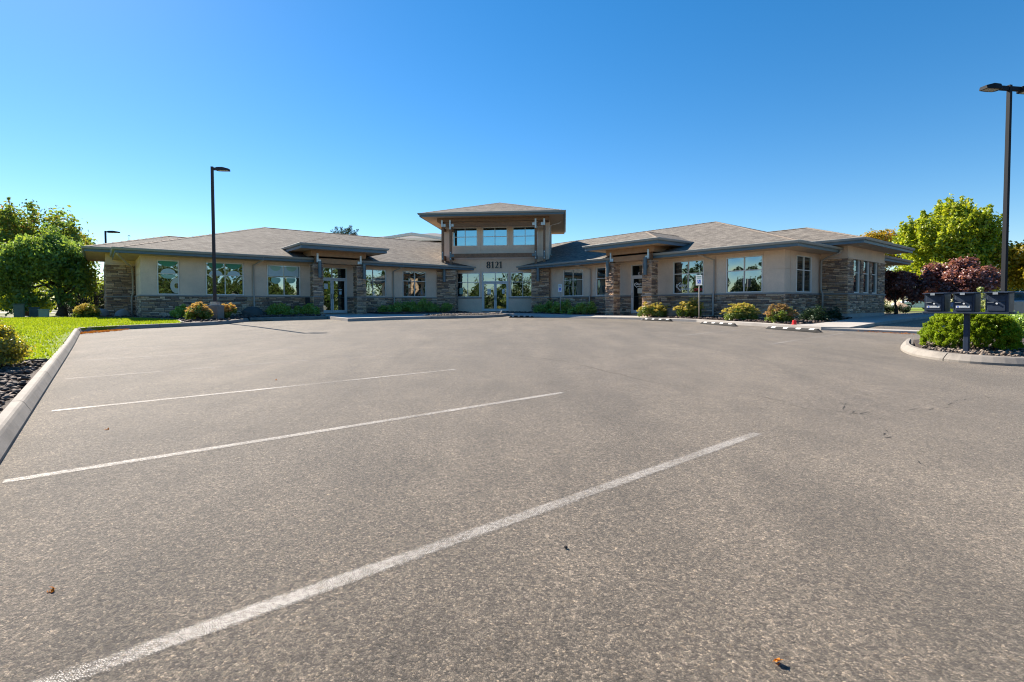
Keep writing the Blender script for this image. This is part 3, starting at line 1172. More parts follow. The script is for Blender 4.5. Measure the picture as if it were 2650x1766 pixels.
# grass blades
rg = np.random.default_rng(3)
n = 95000
pq = np.stack([rg.uniform(-14, 3.1, n * 2), rg.uniform(12, 37.5, n * 2)], 1)
keep = np.array([inside(LAWN, a, b) for a, b in pq])
pq = pq[keep][:n]
P = pq[:, :1] * np.array(E1) + pq[:, 1:] * np.array(E2)
P[:, 2] = [GXY(a, b) + .135 for a, b in P[:, :2]]
k = len(P)
ang = rg.uniform(0, 6.28, k)
hh = rg.uniform(.03, .07, k)
wv = np.stack([np.cos(ang), np.sin(ang), 0 * ang], 1) * rg.uniform(.012, .028, k)[:, None]
tip = P + np.stack([rg.normal(size=k) * .02, rg.normal(size=k) * .02, hh], 1)
V = np.stack([P - wv, P + wv, tip], 1).reshape(-1, 3)
go = arrays_mesh('grass', V, np.arange(3 * k).reshape(k, 3), MT['grass'])
tag(go, 'short mown lawn grass', 'grass', kind='stuff')

scatter_rocks('lava_rock', [(-.74, 3.5), (-.74, 11.8), (-4.6, 12.1), (-4.6, 8)], 5200, .022, .052, MT['rock'], .115, 'dark lava rock mulch beside the long kerb', 11)
scatter_rocks('landscape_gravel', BED_R, 1500, .03, .075, MT['rock'], .135, 'dark rock mulch in the bed under the right wing', 12)
scatter_rocks('landscape_gravel', [(12.4, 2.2), (12.8, 2.6), (13.3, 2.85), (15.3, 3.3), (15.5, -1.5), (13.3, 0.2), (12.5, 1.0)], 1600, .014, .036, MT['pebble'], .13, 'brown gravel round the mailbox post', 13)
scatter_rocks('landscape_gravel', ISL, 900, .025, .06, MT['pebble'], .165, 'pale gravel on the island before the main doors', 14)
scatter_rocks('landscape_gravel', BED_L, 1100, .03, .07, MT['rock'], .15, 'dark rock mulch in the bed under the left wing', 15)
scatter_rocks('landscape_gravel', BED_C, 500, .03, .06, MT['rock'], .175, 'dark rock mulch under the bushes left of the main doors', 16)
scatter_rocks('landscape_gravel', BED_R2, 600, .03, .06, MT['rock'], .14, 'dark rock mulch under the bushes right of the main doors', 17)


def litter(poly, n, s, label, seed, off=.006):
    rg = np.random.default_rng(seed)
    pts = []
    ps, qs = [a for a, b in poly], [b for a, b in poly]
    while len(pts) < n:
        a, b = rg.uniform(min(ps), max(ps)), rg.uniform(min(qs), max(qs))
        if inside(poly, a, b):
            pts.append(tuple(WG(a, b, off + rg.uniform(0, .02))))
    V, F = leaf_arrays(pts, [.02] * n, n, s, seed, upb=2.5, outward=0, aspect=.35, zsq=.2)
    tag(arrays_mesh('leaf_litter', V, F, MT['l_litter']), label, 'leaf litter', kind='stuff')


litter([(-.44, 21.4), (-.42, 22.3), (0.0, 22.98), (.9, 23.32), (.6, 22.5), (0.1, 21.9)], 900, .07, 'orange leaf litter in the corner where two kerbs meet', 21)
litter([(5.82, 27.2), (5.92, 27.86), (7.0, 27.86), (6.8, 27.4)], 160, .06, 'orange leaf litter at the end of the lamp kerb', 22)
litter([(20.0, 5.2), (20.3, 6.2), (20.25, 4.6), (19.8, 4.4)], 130, .06, 'dry leaf litter against the driveway apron', 23)
for i, (p, q, lab) in enumerate([(-.17, 2.77, 'curled orange leaf on the asphalt in the left foreground'), (1.69, .71, 'small brown leaf at the bottom edge of the lot'),
                                 (.04, 5.89, 'dry reddish leaf on the asphalt near the long kerb'), (2.0, 7.9, 'small dry leaf on the asphalt between the third and fourth lines')]):
    V, F = leaf_arrays([tuple(WG(p, q, .008))], [.01], 4, .03, 40 + i, upb=1.0, aspect=.5)
    tag(arrays_mesh('fallen_leaf', V, F, MT['l_litter']), lab, 'leaf', 'fallen leaves on the lot')
boulder('pebble', 'small black pebble on the asphalt below the lines', WG(1.7, 1.69, .008), (.011, .009, .007), MT['crack'], 5)

# far street at the left and lawn behind the side drive
mb = MB()
for a, b in ((-90, -60), (-60, -30)):
    pass
mb.face([(-95, 20, G(20) - .03), (-32, 33, G(33) - .03), (-42, 60, G(40) - .03), (-120, 60, G(40) - .03)])
tag(mb.build('street', MT['road']), 'pale far street beyond the lawn', kind='structure')
mb = MB()
mb.face([(34, 48, G(40) - .02), (90, 44, G(40) - .02), (110, 90, G(40) - .02), (40, 90, G(40) - .02)])
tag(mb.build('far_lawn', MT['lawn']), 'strip of sunlit lawn behind the side drive', kind='structure')

# ================================================================== BUILDING
FL = Fr(W(0, 32.6), E1, -E2)
FRt = Fr(W(25.37, 0), -E2, -E1)
th = R(5.9)
ue = Vector((math.cos(th), -math.sin(th), 0))
un = Vector((-math.sin(th), -math.cos(th), 0))
FC = Fr(W(23.56, 30.08), ue, un)
FRE = Fr(W(0, 10.68), E1, -E2)        # end wall of the right wing
FBR = Fr(W(29.6, 0), -E2, -E1)        # stone block, face
FBE = Fr(W(0, 9.4), E1, -E2)          # stone block, end
FLE = Fr(W(1.76, 0), -E2, -E1)        # end wall of the left wing
FBL = Fr(W(0, 36.8), E1, -E2)
FBLE = Fr(W(.43, 0), -E2, -E1)
CAPZ, WT, SOF = 1.77, 3.62, 3.80

bld = empty('office_building', W(23.6, 30.1, .73), 'long tan stucco and ledgestone office building with a two storey entrance tower numbered 8121', 'building')


def wall(fr, s0, s1, z0, z1, openings=(), grooves_s=(), grooves_z=(), mat=None, name='wall', d=0.0, depth=.12):
    """stucco skin with recessed openings and recessed control joints"""
    gw = .014
    S, Z = {s0, s1}, {z0, z1}
    for a, b, c, e in openings:
        S |= {a, b}
        Z |= {c, e}
    for g in grooves_s:
        S |= {g - gw, g + gw}
    for g in grooves_z:
        Z |= {g - gw, g + gw}
    S = sorted(x for x in S if s0 <= x <= s1)
    Z = sorted(x for x in Z if z0 <= x <= z1)
    ns, nz = len(S) - 1, len(Z) - 1
    D = [[0.0] * nz for _ in range(ns)]
    for i in range(ns):
        for j in range(nz):
            a, b = (S[i] + S[i + 1]) / 2, (Z[j] + Z[j + 1]) / 2
            if any(o[0] < a < o[1] and o[2] < b < o[3] for o in openings):
                D[i][j] = -depth
            elif any(abs(a - g) < gw for g in grooves_s) or any(abs(b - g) < gw for g in grooves_z):
                D[i][j] = -.022
    mb = MB()
    for i in range(ns):
        for j in range(nz):
            dd = D[i][j] + d
            P = fr.pt
            mb.face([P(S[i], dd, Z[j]), P(S[i + 1], dd, Z[j]), P(S[i + 1], dd, Z[j + 1]), P(S[i], dd, Z[j + 1])])
            if i + 1 < ns and D[i + 1][j] != D[i][j]:
                d2 = D[i + 1][j] + d
                mb.face([P(S[i + 1], dd, Z[j]), P(S[i + 1], d2, Z[j]), P(S[i + 1], d2, Z[j + 1]), P(S[i + 1], dd, Z[j + 1])])
            if j + 1 < nz and D[i][j + 1] != D[i][j]:
                d2 = D[i][j + 1] + d
                mb.face([P(S[i], dd, Z[j + 1]), P(S[i + 1], dd, Z[j + 1]), P(S[i + 1], d2, Z[j + 1]), P(S[i], d2, Z[j + 1])])
    return mb.build(name, mat or MT['stucco'], bld)


def pane(parent, fr, s0, s1, z0, z1, d, mat, bulge=0.0):
    mb = MB()
    n = 6
    vs, fs = [], []
    for j in range(n + 1):
        for i in range(n + 1):
            u, v = i / n, j / n
            b = bulge * (1 - (2 * u - 1) ** 2) * (1 - (2 * v - 1) ** 2)
            vs.append(fr.pt(s0 + (s1 - s0) * u, d + b, z0 + (z1 - z0) * v))
    for j in range(n):
        for i in range(n):
            fs.append((j * (n + 1) + i, j * (n + 1) + i + 1, (j + 1) * (n + 1) + i + 1, (j + 1) * (n + 1) + i))
    mb.mesh(vs, fs)
    return mb.build('pane', mat, parent, smooth=True)


def window(fr, s0, s1, z0, z1, cols=2, bar=.39, glass=None, bulge=0.0, base=0.0, mat=None):
    """frame with mullions; every pane is a piece of its own"""
    f = .055
    m = .022
    d0, d1 = base - .07, base + .022
    mb = MB()
    mb.bbox(fr, s0, s0 + f, d0, d1, z0, z1)
    mb.bbox(fr, s1 - f, s1, d0, d1, z0, z1)
    mb.bbox(fr, s0 + f, s1 - f, d0, d1 - .002, z0, z0 + f)
    mb.bbox(fr, s0 + f, s1 - f, d0, d1 - .002, z1 - f, z1)
    zb = z1 - (z1 - z0) * bar
    mb.bbox(fr, s0 + f, s1 - f, d0, d1 - .012, zb - m, zb + m, .005)
    xs = [s0 + f + (s1 - s0 - 2 * f) * i / cols for i in range(cols + 1)]
    for x in xs[1:-1]:
        mb.bbox(fr, x - m, x + m, d0, d1 - .010, z0 + f, zb - m, .005)
        mb.bbox(fr, x - m, x + m, d0, d1 - .010, zb + m, z1 - f, .005)
    w = mb.build('window', mat or MT['frame'], bld)
    for i in range(cols):
        a = xs[i] + (m if i else 0)
        b = xs[i + 1] - (m if i < cols - 1 else 0)
        pane(w, fr, a, b, z0 + f, zb - m, base - .035, glass or MT['glass'], bulge * rnd.uniform(.6, 1.3))
        pane(w, fr, a, b, zb + m, z1 - f, base - .035, glass or MT['glass'], bulge * rnd.uniform(.6, 1.3))
    return w


def oval(parent, fr, cs, cz, rs, rz, d, mat, clip=None, name='painted_reflection', ring=None, n=22, a0=0, a1=2 * math.pi):
    """flat coloured shape painting a warped reflection onto the glass"""
    mb = MB()

    def cl(s, z):
        if clip:
            s = max(clip[0], min(clip[1], s))
            z = max(clip[2], min(clip[3], z))
        return fr.pt(s, d, z)
    if ring is None:
        mb.face([cl(cs + rs * math.cos(a0 + (a1 - a0) * i / n), cz + rz * math.sin(a0 + (a1 - a0) * i / n)) for i in range(n)])
    else:
        for i in range(n):
            t0, t1 = a0 + (a1 - a0) * i / n, a0 + (a1 - a0) * (i + 1) / n
            mb.face([cl(cs + rs * math.cos(t0), cz + rz * math.sin(t0)), cl(cs + rs * math.cos(t1), cz + rz * math.sin(t1)),
                     cl(cs + ring * rs * math.cos(t1), cz + ring * rz * math.sin(t1)), cl(cs + ring * rs * math.cos(t0), cz + ring * rz * math.sin(t0))])
    return mb.build(name, mat, parent)


def rect(parent, fr, s0, s1, z0, z1, d, mat, name):
    mb = MB()
    mb.fbox(fr, s0, s1, d - .004, d, z0, z1)
    return mb.build(name, mat, parent)


# ---- stucco skins
WL = [(2.47, 3.45), (4.69, 6.58), (7.83, 9.72), (13.5, 15.38), (16.63, 18.5)]
WR = [(-25.51, -23.63), (-22.46, -20.58), (-16.72, -14.84), (-13.58, -11.70)]
DL, DR = (10.72, 12.65), (-19.66, -18.58)
opL = [(a, b, CAPZ + .02, WT) for a, b in WL] + [(DL[0], DL[1], .0, 3.62)]
wall(FL, 1.76, 21.2, .3, SOF + .05, opL, [x for a, b in WL for x in (a - .012, b + .012)] + [7.08, 15.9], [2.9])
opR = [(a, b, CAPZ + .02, WT) for a, b in WR] + [(DR[0], DR[1], .0, 3.62)]
wall(FRt, -28.4, -10.68, .3, SOF + .05, opR, [x for a, b in WR for x in (a - .012, b + .012)] + [-14.2], [2.9])
wall(FRE, 25.37, 29.6, .3, SOF + .05, [(26.68, 28.50, CAPZ + .02, WT)], [26.0], [2.9])
wall(FLE, -36.8, -32.6, .3, SOF + .05, (), (), [2.9])
wall(FBR, -10.68, -9.4, .3, 4.16)
WB = [(30.42, 31.46), (31.92, 32.92), (33.28, 34.28)]
wall(FBE, 29.6, 35.5, .3, 4.16, [(a, b, CAPZ + .02, WT - .02) for a, b in WB], depth=.2)
wall(FBL, .43, 1.76, .3, 4.16)
wall(FBLE, -44, -36.8, .3, 4.16)
WC = [(-3.57, -1.74), (.59, 2.42)]
DC = (-1.56, .43)
WU = [(-3.77, -1.9), (-1.51, .36), (.76, 2.61)]
wall(FC, -4.62, 3.46, .3, 7.62, [(a, b, 1.79, WT) for a, b in WC] + [(DC[0], DC[1], .2, 3.64)] + [(a, b, 5.61, 7.01) for a, b in WU],
     [-1.66, .51, -3.95, 2.85], [5.35, 4.6])
FT1 = Fr(FC.pt(3.46, 0, 0), -un, ue)
FT2 = Fr(FC.pt(-4.62, 0, 0), un, -ue)
wall(FT1, 0, 7.5, 3.5, 7.62, (), [3.6], [5.35])
wall(FT2, -7.5, 0, 3.5, 7.62, (), [], [5.35])
mb = MB()
mb.face([FC.pt(-4.62, -7.5, 3.5), FC.pt(3.46, -7.5, 3.5), FC.pt(3.46, -7.5, 7.62), FC.pt(-4.62, -7.5, 7.62)])
mb.face([W(36.6, 15, .3), W(36.6, 48, .3), W(36.6, 48, 3.8), W(36.6, 15, 3.8)])
mb.face([W(1.8, 48, .3), W(41, 48, .3), W(41, 48, 3.8), W(1.8, 48, 3.8)])
mb.face([W(35.5, 9.4, .3), W(35.5, 14, .3), W(35.5, 14, 4.16), W(35.5, 9.4, 4.16)])
mb.face([W(.43, 44, .3), W(2, 44, .3), W(2, 44, 4.16), W(.43, 44, 4.16)])
mb.build('rear_wall', MT['stucco'], bld)

# ---- windows
BUL = [.007, .008, .006, .001, .004]
wl = []
for (a, b), bu in zip(WL, BUL):
    wl.append(window(FL, a, b, CAPZ + .02, WT, 1 if b - a < 1.2 else 2, bulge=bu))
wr = [window(FRt, a, b, CAPZ + .02, WT, 2, bulge=bu, glass=g) for (a, b), bu, g in zip(WR, (.001, .001, .004, .005), (MT['glass'], MT['glass'], MT['glass'], MT['glass']))]
window(FRE, 26.68, 28.50, CAPZ + .02, WT, 2)
for a, b in WB:
    window(FBE, a, b, CAPZ + .02, WT - .02, 1, .42, base=-.06)
wc = [window(FC, a, b, 1.79, WT, 2, .39) for a, b in WC]
for a, b in WU:
    window(FC, a, b, 5.61, 7.01, 2, .5, glass=MT['glass_sky'])

# warped reflections painted as flat shapes on the left wing glass
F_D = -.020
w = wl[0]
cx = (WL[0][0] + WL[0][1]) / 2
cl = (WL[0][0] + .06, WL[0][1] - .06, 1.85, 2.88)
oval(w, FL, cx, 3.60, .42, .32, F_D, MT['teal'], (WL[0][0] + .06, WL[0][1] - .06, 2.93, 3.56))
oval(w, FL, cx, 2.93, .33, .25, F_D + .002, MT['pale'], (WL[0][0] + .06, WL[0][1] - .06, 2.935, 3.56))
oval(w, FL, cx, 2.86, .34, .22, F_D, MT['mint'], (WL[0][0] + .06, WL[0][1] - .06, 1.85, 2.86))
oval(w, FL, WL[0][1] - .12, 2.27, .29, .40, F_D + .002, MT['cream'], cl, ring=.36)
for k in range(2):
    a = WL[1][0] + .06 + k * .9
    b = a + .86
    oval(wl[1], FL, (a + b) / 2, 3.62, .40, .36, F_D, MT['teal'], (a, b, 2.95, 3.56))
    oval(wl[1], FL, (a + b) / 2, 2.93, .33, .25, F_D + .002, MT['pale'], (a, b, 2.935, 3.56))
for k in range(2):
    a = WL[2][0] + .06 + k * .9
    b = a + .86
    rect(wl[2], FL, a + .02, b - .02, 2.96, 3.54, F_D - .003, MT['pale'], 'painted_reflection')
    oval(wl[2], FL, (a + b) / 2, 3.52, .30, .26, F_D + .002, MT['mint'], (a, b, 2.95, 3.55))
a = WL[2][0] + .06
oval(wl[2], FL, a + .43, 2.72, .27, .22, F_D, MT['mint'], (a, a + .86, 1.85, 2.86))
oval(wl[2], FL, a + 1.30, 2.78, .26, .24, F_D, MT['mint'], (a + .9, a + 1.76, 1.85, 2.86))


# ---- text
def text(parent, body, size, fr, s, d, z, mat, name='lettering', shear=0.0, bold=0.0, extr=.002, align='CENTER'):
    cu = bpy.data.curves.new('t', 'FONT')
    cu.body = body
    cu.size = size
    cu.shear = shear
    cu.offset = bold
    cu.extrude = extr
    cu.align_x = align
    cu.resolution_u = 3
    ob = bpy.data.objects.new('t', cu)
    col.objects.link(ob)
    bpy.context.view_layer.update()
    dg = bpy.context.evaluated_depsgraph_get()
    me = bpy.data.meshes.new_from_object(ob.evaluated_get(dg))
    me.name = name
    bpy.data.objects.remove(ob)
    off = chain_offset(parent)
    for v in me.vertices:
        x, y, h = v.co
        v.co = fr.pt(s + x, d + h, z + y) - off
    me.materials.clear()
    me.materials.append(mat)
    o = bpy.data.objects.new(name, me)
    col.objects.link(o)
    o.parent = parent
    return o


def stroke(mb, fr, pts, w, d0, d1):
    """flat stroke with varying width, extruded"""
    n = len(pts)
    L, Rr = [], []
    for i in range(n):
        a, c = Vector(pts[max(0, i - 1)]), Vector(pts[min(n - 1, i + 1)])
        t = (c - a).normalized()
        nn = Vector((-t.y, t.x))
        ww = w[i] if isinstance(w, list) else w
        p = Vector(pts[i])
        L.append(p + nn * ww / 2)
        Rr.append(p - nn * ww / 2)
    for i in range(n - 1):
        q = [Rr[i], Rr[i + 1], L[i + 1], L[i]]
        mb.face([fr.pt(v.x, d1, v.y) for v in q])
        for a, b in ((Rr[i], Rr[i + 1]), (L[i + 1], L[i])):
            mb.face([fr.pt(a.x, d0, a.y), fr.pt(b.x, d0, b.y), fr.pt(b.x, d1, b.y), fr.pt(a.x, d1, a.y)])


def digit(ch, s, z, h):
    """old style serif numeral"""
    mb = MB()
    w = h * .56
    if ch == '1':
        c = s + w * .5
        stroke(mb, FC, [(c, z), (c, z + h)], h * .20, .02, .055)
        stroke(mb, FC, [(c - w * .36, z + h * .03), (c + w * .36, z + h * .03)], h * .06, .02, .053)
        stroke(mb, FC, [(c - w * .40, z + h * .84), (c - .01, z + h * .97)], h * .07, .02, .053)
    if ch == '8':
        for cy, rx, ry in ((z + h * .74, w * .33, h * .215), (z + h * .27, w * .40, h * .235)):
            k = 20
            pts = [(s + w * .5 + rx * math.cos(2 * math.pi * i / k), cy + ry * math.sin(2 * math.pi * i / k)) for i in range(k + 1)]
            ws = [h * (.10 + .10 * abs(math.cos(2 * math.pi * i / k))) for i in range(k + 1)]
            stroke(mb, FC, pts, ws, .02, .055)
    if ch == '2':
        pts, ws = [], []
        for i in range(13):
            a = math.pi * .95 - i / 12 * math.pi * 1.15
            pts.append((s + w * .5 + w * .34 * math.cos(a), z + h * .72 + h * .235 * math.sin(a)))
            ws.append(h * (.085 + .12 * max(0, math.cos(a + .3)) + (.05 if i == 0 else 0)))
        pts += [(s + w * .55, z + h * .34), (s + w * .2, z + h * .07)]
        ws += [h * .12, h * .08]
        stroke(mb, FC, pts, ws, .02, .055)
        stroke(mb, FC, [(s + w * .08, z + h * .055), (s + w * .5, z + h * .055), (s + w * .86, z + h * .055)], [h * .11] * 3, .02, .053)
        stroke(mb, FC, [(s + w * .86, z + h * .04), (s + w * .93, z + h * .22)], [h * .10, h * .03], .02, .051)
    o = mb.build('house_number', MT['number'], bld)
    return o


for ch, s in zip('8121', (-1.20, -.88, -.58, -.27)):
    digit(ch, s, 3.95, .49)


# ---- doors
def door(fr, s0, s1, z0, z1, ztr, leaves, base=-.03):
    f = .06
    mb = MB()
    mb.bbox(fr, s0, s0 + f, base - .06, base + .05, z0, z1)
    mb.bbox(fr, s1 - f, s1, base - .06, base + .05, z0, z1)
    mb.bbox(fr, s0 + f, s1 - f, base - .06, base + .048, z1 - f, z1)
    mb.bbox(fr, s0 + f, s1 - f, base - .06, base + .046, ztr - .05, ztr + .05)
    xs = [s0 + f + (s1 - s0 - 2 * f) * i / leaves for i in range(leaves + 1)]
    for x in xs[1:-1]:
        mb.bbox(fr, x - .025, x + .025, base - .06, base + .04, ztr + .05, z1 - f)
    dr = mb.build('door', MT['door_frame'], bld)
    for i in range(leaves):
        a, b = xs[i] + .006, xs[i + 1] - .006
        mb = MB()
        st = .095
        mb.bbox(fr, a, a + st, base - .04, base + .03, z0 + .012, ztr - .055)
        mb.bbox(fr, b - st, b, base - .04, base + .03, z0 + .012, ztr - .055)
        mb.bbox(fr, a + st, b - st, base - .04, base + .028, z0 + .012, z0 + .21)
        mb.bbox(fr, a + st, b - st, base - .04, base + .028, ztr - .055 - .10, ztr - .055)
        mb.build('door_leaf', MT['door_frame'], dr)
        pane(dr, fr, a + st, b - st, z0 + .21, ztr - .155, base - .01, MT['glass'], 0)
        pane(dr, fr, xs[i] + (.025 if i else 0), xs[i + 1] - (.025 if i < leaves - 1 else 0), ztr + .05, z1 - f, base - .02, MT['glass'], 0)
        hs_ = b - st * .5 if i == 0 and leaves > 1 else a + st * .5
        mb = MB()
        mb.tube([fr.pt(hs_, base + .03, 1.62), fr.pt(hs_, base + .085, 1.62), fr.pt(hs_, base + .085, 1.90), fr.pt(hs_, base + .03, 1.90)], .014, 6)
        mb.build('handle', MT['black'], dr)
    return dr


dC = door(FC, DC[0], DC[1], .71, 3.64, 2.93, 2)
dL = door(FL, DL[0], DL[1], .69, 3.62, 2.92, 2)
dR = door(FRt, DR[0], DR[1], .66, 3.62, 2.92, 1)
# notices on the doors
for s, z, w_, h_ in ((-1.17, 2.22, .27, .20), (-1.17, 1.99, .27, .22), (-.06, 2.05, .19, .32)):
    rect(dC, FC, s, s + w_, z, z + h_, -.034, MT['paper'], 'notice')
for s, z in ((-1.13, 2.30), (-1.13, 2.08), (-.03, 2.2)):
    for j in range(2):
        rect(dC, FC, s, s + .16, z - .06 * j, z - .06 * j + .015, -.031, MT['slate'], 'notice')
for sx, zz in ((-.20, 2.36), (.15, 2.37)):
    mb = MB()
    mb.face([FC.pt(sx - .06, -.034, zz), FC.pt(sx + .06, -.034, zz), FC.pt(sx, -.034, zz + .12)])
    mb.build('notice', MT['paper'], dC)
rect(wc[0], FC, -3.30, -3.02, 2.03, 2.48, -.030, MT['mint'], 'notice')
rect(dL, FL, 11.18, 11.42, 2.25, 2.58, -.034, MT['paper'], 'notice')
rect(dL, FL, 12.10, 12.34, 2.18, 2.24, -.034, MT['paper'], 'notice')
rect(dL, FL, 12.14, 12.30, 1.90, 2.10, -.034, MT['pale'], 'notice')
rect(dR, FRt, -19.20, -18.78, 1.88, 2.20, -.034, MT['cream'], 'notice')
text(dR, 'C', .16, FRt, -19.12, -.044, 3.02, MT['white'], bold=.006)
kz = 2.30
for dwin, fr, s, z, k, dd in ((dR, FRt, -19.46, 2.33, 1.0, -.034), (wr[2], FRt, -16.55, 2.10, 1.5, -.020)):
    mb = MB()
    stroke(mb, fr, [(s + .20 * k, z + .22 * k), (s + .02 * k, z + .09 * k), (s + .20 * k, z - .10 * k)], [.03 * k, .05 * k, .03 * k], dd, dd + .002)
    stroke(mb, fr, [(s + .04 * k, z + .02 * k), (s + .04 * k, z + .16 * k)], .035 * k, dd, dd + .003)
    mb.build('lettering', MT['white'], dwin)
    text(dwin, "elley's", .17 * k, fr, s + .12 * k, dd, z + .06 * k, MT['white'], shear=.25, bold=.004, align='LEFT')
    for j in range(6):
        rect(dwin, fr, s + (.2 + j * .07) * k, s + (.255 + j * .07) * k, z - .05 * k, z - .01 * k, dd + .002, MT['white'], 'lettering')
text(wr[2], 'OPEN', .22, FRt, -15.16, -.020, 1.93, MT['red'], bold=.004)

# ---- stone veneer
UNIT = []
for i in range(7):
    r_ = random.Random(i)
    vs = [(-.5, 0, -.5), (.5, 0, -.5), (.5, 0, .5), (-.5, 0, .5)]
    e = .07
    fr1 = []
    for x, z in ((-.5, -.5), (0, -.5), (.5, -.5), (.5, .5), (0, .5), (-.5, .5)):
        fr1.append((x * (1 - e * .35) + r_.uniform(-.012, .012), .72 + r_.uniform(-.12, .12), z * (.94) + r_.uniform(-.05, .05)))
    cen = [(-.2 + r_.uniform(-.1, .1), 1.0 + r_.uniform(-.1, .15), r_.uniform(-.15, .15)), (.2 + r_.uniform(-.1, .1), 1.0 + r_.uniform(-.15, .1), r_.uniform(-.15, .15))]
    vs = vs + fr1 + cen
    fs = [(0, 1, 6, 5, 4), (1, 2, 7, 6), (2, 3, 9, 8, 7), (3, 0, 4, 9), (4, 5, 10), (5, 11, 10), (5, 6, 11), (6, 7, 11), (7, 8, 11), (8, 10, 11), (8, 9, 10), (9, 4, 10)]
    UNIT.append((vs, fs))
STONES = []       # (apparent size, O, u, n, s, z, w, h, depth, shape, flip)
CAMP = Vector((0, 0, EYE))


def lay_stones(fr, s0, s1, z0, z1, skip=(), d=0.0, hmin=.06, hmax=.125):
    z = z0
    while z < z1 - .02:
        h = rnd.uniform(hmin, hmax)
        if z1 - z - h < .05:
            h = z1 - z
        s = s0 - rnd.uniform(0, .0)
        while s < s1 - .01:
            w = rnd.uniform(.18, .6) * (1.1 if h < .1 else .85)
            if s1 - s - w < .10:
                w = s1 - s
            parts = [(z, h)] if h < .105 or rnd.random() < .55 else [(z, h * .48), (z + h * .52, h * .48)]
            for zz, hh in parts:
                a, b = s, s + w
                bad = False
                for k in skip:
                    if a < k[1] - .005 and b > k[0] + .005 and zz < k[3] - .005 and zz + hh > k[2] + .005:
                        # trim to the side of the opening
                        if a < k[0] - .05:
                            b = k[0]
                        elif b > k[1] + .05:
                            a = k[1]
                        else:
                            bad = True
                if bad or b - a < .03:
                    continue
                c = fr.pt((a + b) / 2, d, zz + hh / 2)
                v = CAMP - c
                ap = (b - a) * hh * max(0, v.normalized().dot(fr.n)) / v.length_squared
                if zz < G(c.y) + .0:
                    ap = 0
                STONES.append((ap, fr, (a + b) / 2, zz + hh / 2, (b - a) - .012, hh - .013, rnd.uniform(.03, .075), rnd.randrange(7), rnd.random() < .5, d))
            s += w
        z += h


ZST = 1.69
lay_stones(FL, 1.76, 21.1, .32, ZST, [(DL[0] - .01, DL[1] + .01, 0, 4), (10.0, 10.57, 0, 4), (12.67, 13.27, 0, 0.0)])
lay_stones(FRt, -28.3, -10.62, .32, ZST, [(DR[0] - .01, DR[1] + .01, 0, 4)])
lay_stones(FRE, 25.31, 29.6, .32, ZST)
lay_stones(FLE, -36.8, -32.56, .45, ZST)
ST2 = 3.52
for fr, a, b, sk in ((FBR, -10.66, -9.36, ()), (FBE, 29.56, 35.5, [(x - .01, y + .01, CAPZ, WT) for x, y in WB]), (FBL, .40, 1.74, ()), (FBLE, -44, -36.76, ())):
    lay_stones(fr, a, b, .72 if fr in (FBR, FBE) else .35, ZST)
    lay_stones(fr, a, b, CAPZ, ST2, sk)

# ---- caps and trim bands
mb = MB()
for fr, a, b in ((FL, 1.66, DL[0]), (FL, DL[1], 21.1), (FRt, -28.3, DR[0]), (FRt, DR[1], -10.58), (FRE, 25.27, 29.6), (FLE, -36.8, -32.5), (FBR, -10.68, -9.30), (FBE, 29.50, 35.6), (FBL, .33, 1.76), (FBLE, -44, -36.7)):
    mb.bbox(fr, a, b, 0.002, .085, ZST, CAPZ, .012)
mb.bbox(FC, -3.62, DC[0] - .02, .002, .05, 1.69, 1.785, .012)
mb.bbox(FC, DC[1] + .02, 2.5, .002, .05, 1.69, 1.785, .012)
mb.build('sill_band', MT['cap'], bld)
mb = MB()
for fr, a, b in ((FBR, -10.68, -9.32), (FBE, 29.52, 35.58), (FBL, .35, 1.76), (FBLE, -44, -36.72)):
    mb.bbox(fr, a, b, .002, .07, ST2, ST2 + .07, .012)
mb.build('trim_band', MT['stucco'], bld)
mb = MB()
mb.fbox(FBE, 29.62, 35.45, .0, .05, .25, .71)
mb.fbox(FBR, -10.6, -9.37, .0, .05, .25, .71)
mb.build('foundation', MT['concrete'], bld)

# ---- stone piers
FPL = Fr(W(0, 31.0), E1, -E2)
FPR = Fr(W(23.9, 0), -E2, -E1)
FPC = Fr(FC.O + un * 1.25, ue, un)
PIERS = []


def pier(fr, s0, s1, depth, z0, z1):
    """square pier: dark core, stones on its visible faces, cap course"""
    mb = MB()
    mb.fbox(fr, s0 + .03, s1 - .03, -depth + .03, -.03, z0, z1 - .01)
    pr = mb.build('pier', MT['mortar'], bld)
    P = fr.pt
    left = Fr(P(s0 + .0, 0, 0), -fr.n * -1 * -1, -fr.u)
    left = Fr(P(s0, -depth, 0), fr.n, -fr.u)
    right = Fr(P(s1, 0, 0), -fr.n, fr.u)
    for f_, a, b in ((fr, s0, s1), (left, 0, depth), (right, 0, depth)):
        lay_stones(f_, a, b, z0, ZST, d=-.03)
        lay_stones(f_, a, b, ZST + .06, z1 - .05, d=-.03)
    mb = MB()
    mb.fbox(fr, s0 - .035, s1 + .035, -depth - .035, .05, ZST, ZST + .06)
    mb.build('sill_band', MT['cap'], pr)
    # rough cap stones
    mb = MB()
    k = 3
    for i in range(k):
        a, b = s0 - .03 + (s1 - s0 + .06) * i / k, s0 - .03 + (s1 - s0 + .06) * (i + 1) / k - .01
        mb.fbox(fr, a, b, -depth - .03, .045 + rnd.uniform(-.02, .02), z1 - .05, z1 + rnd.uniform(-.015, .02))
    mb.build('cap_stone', MT['boulder_tan'], pr)
    return pr


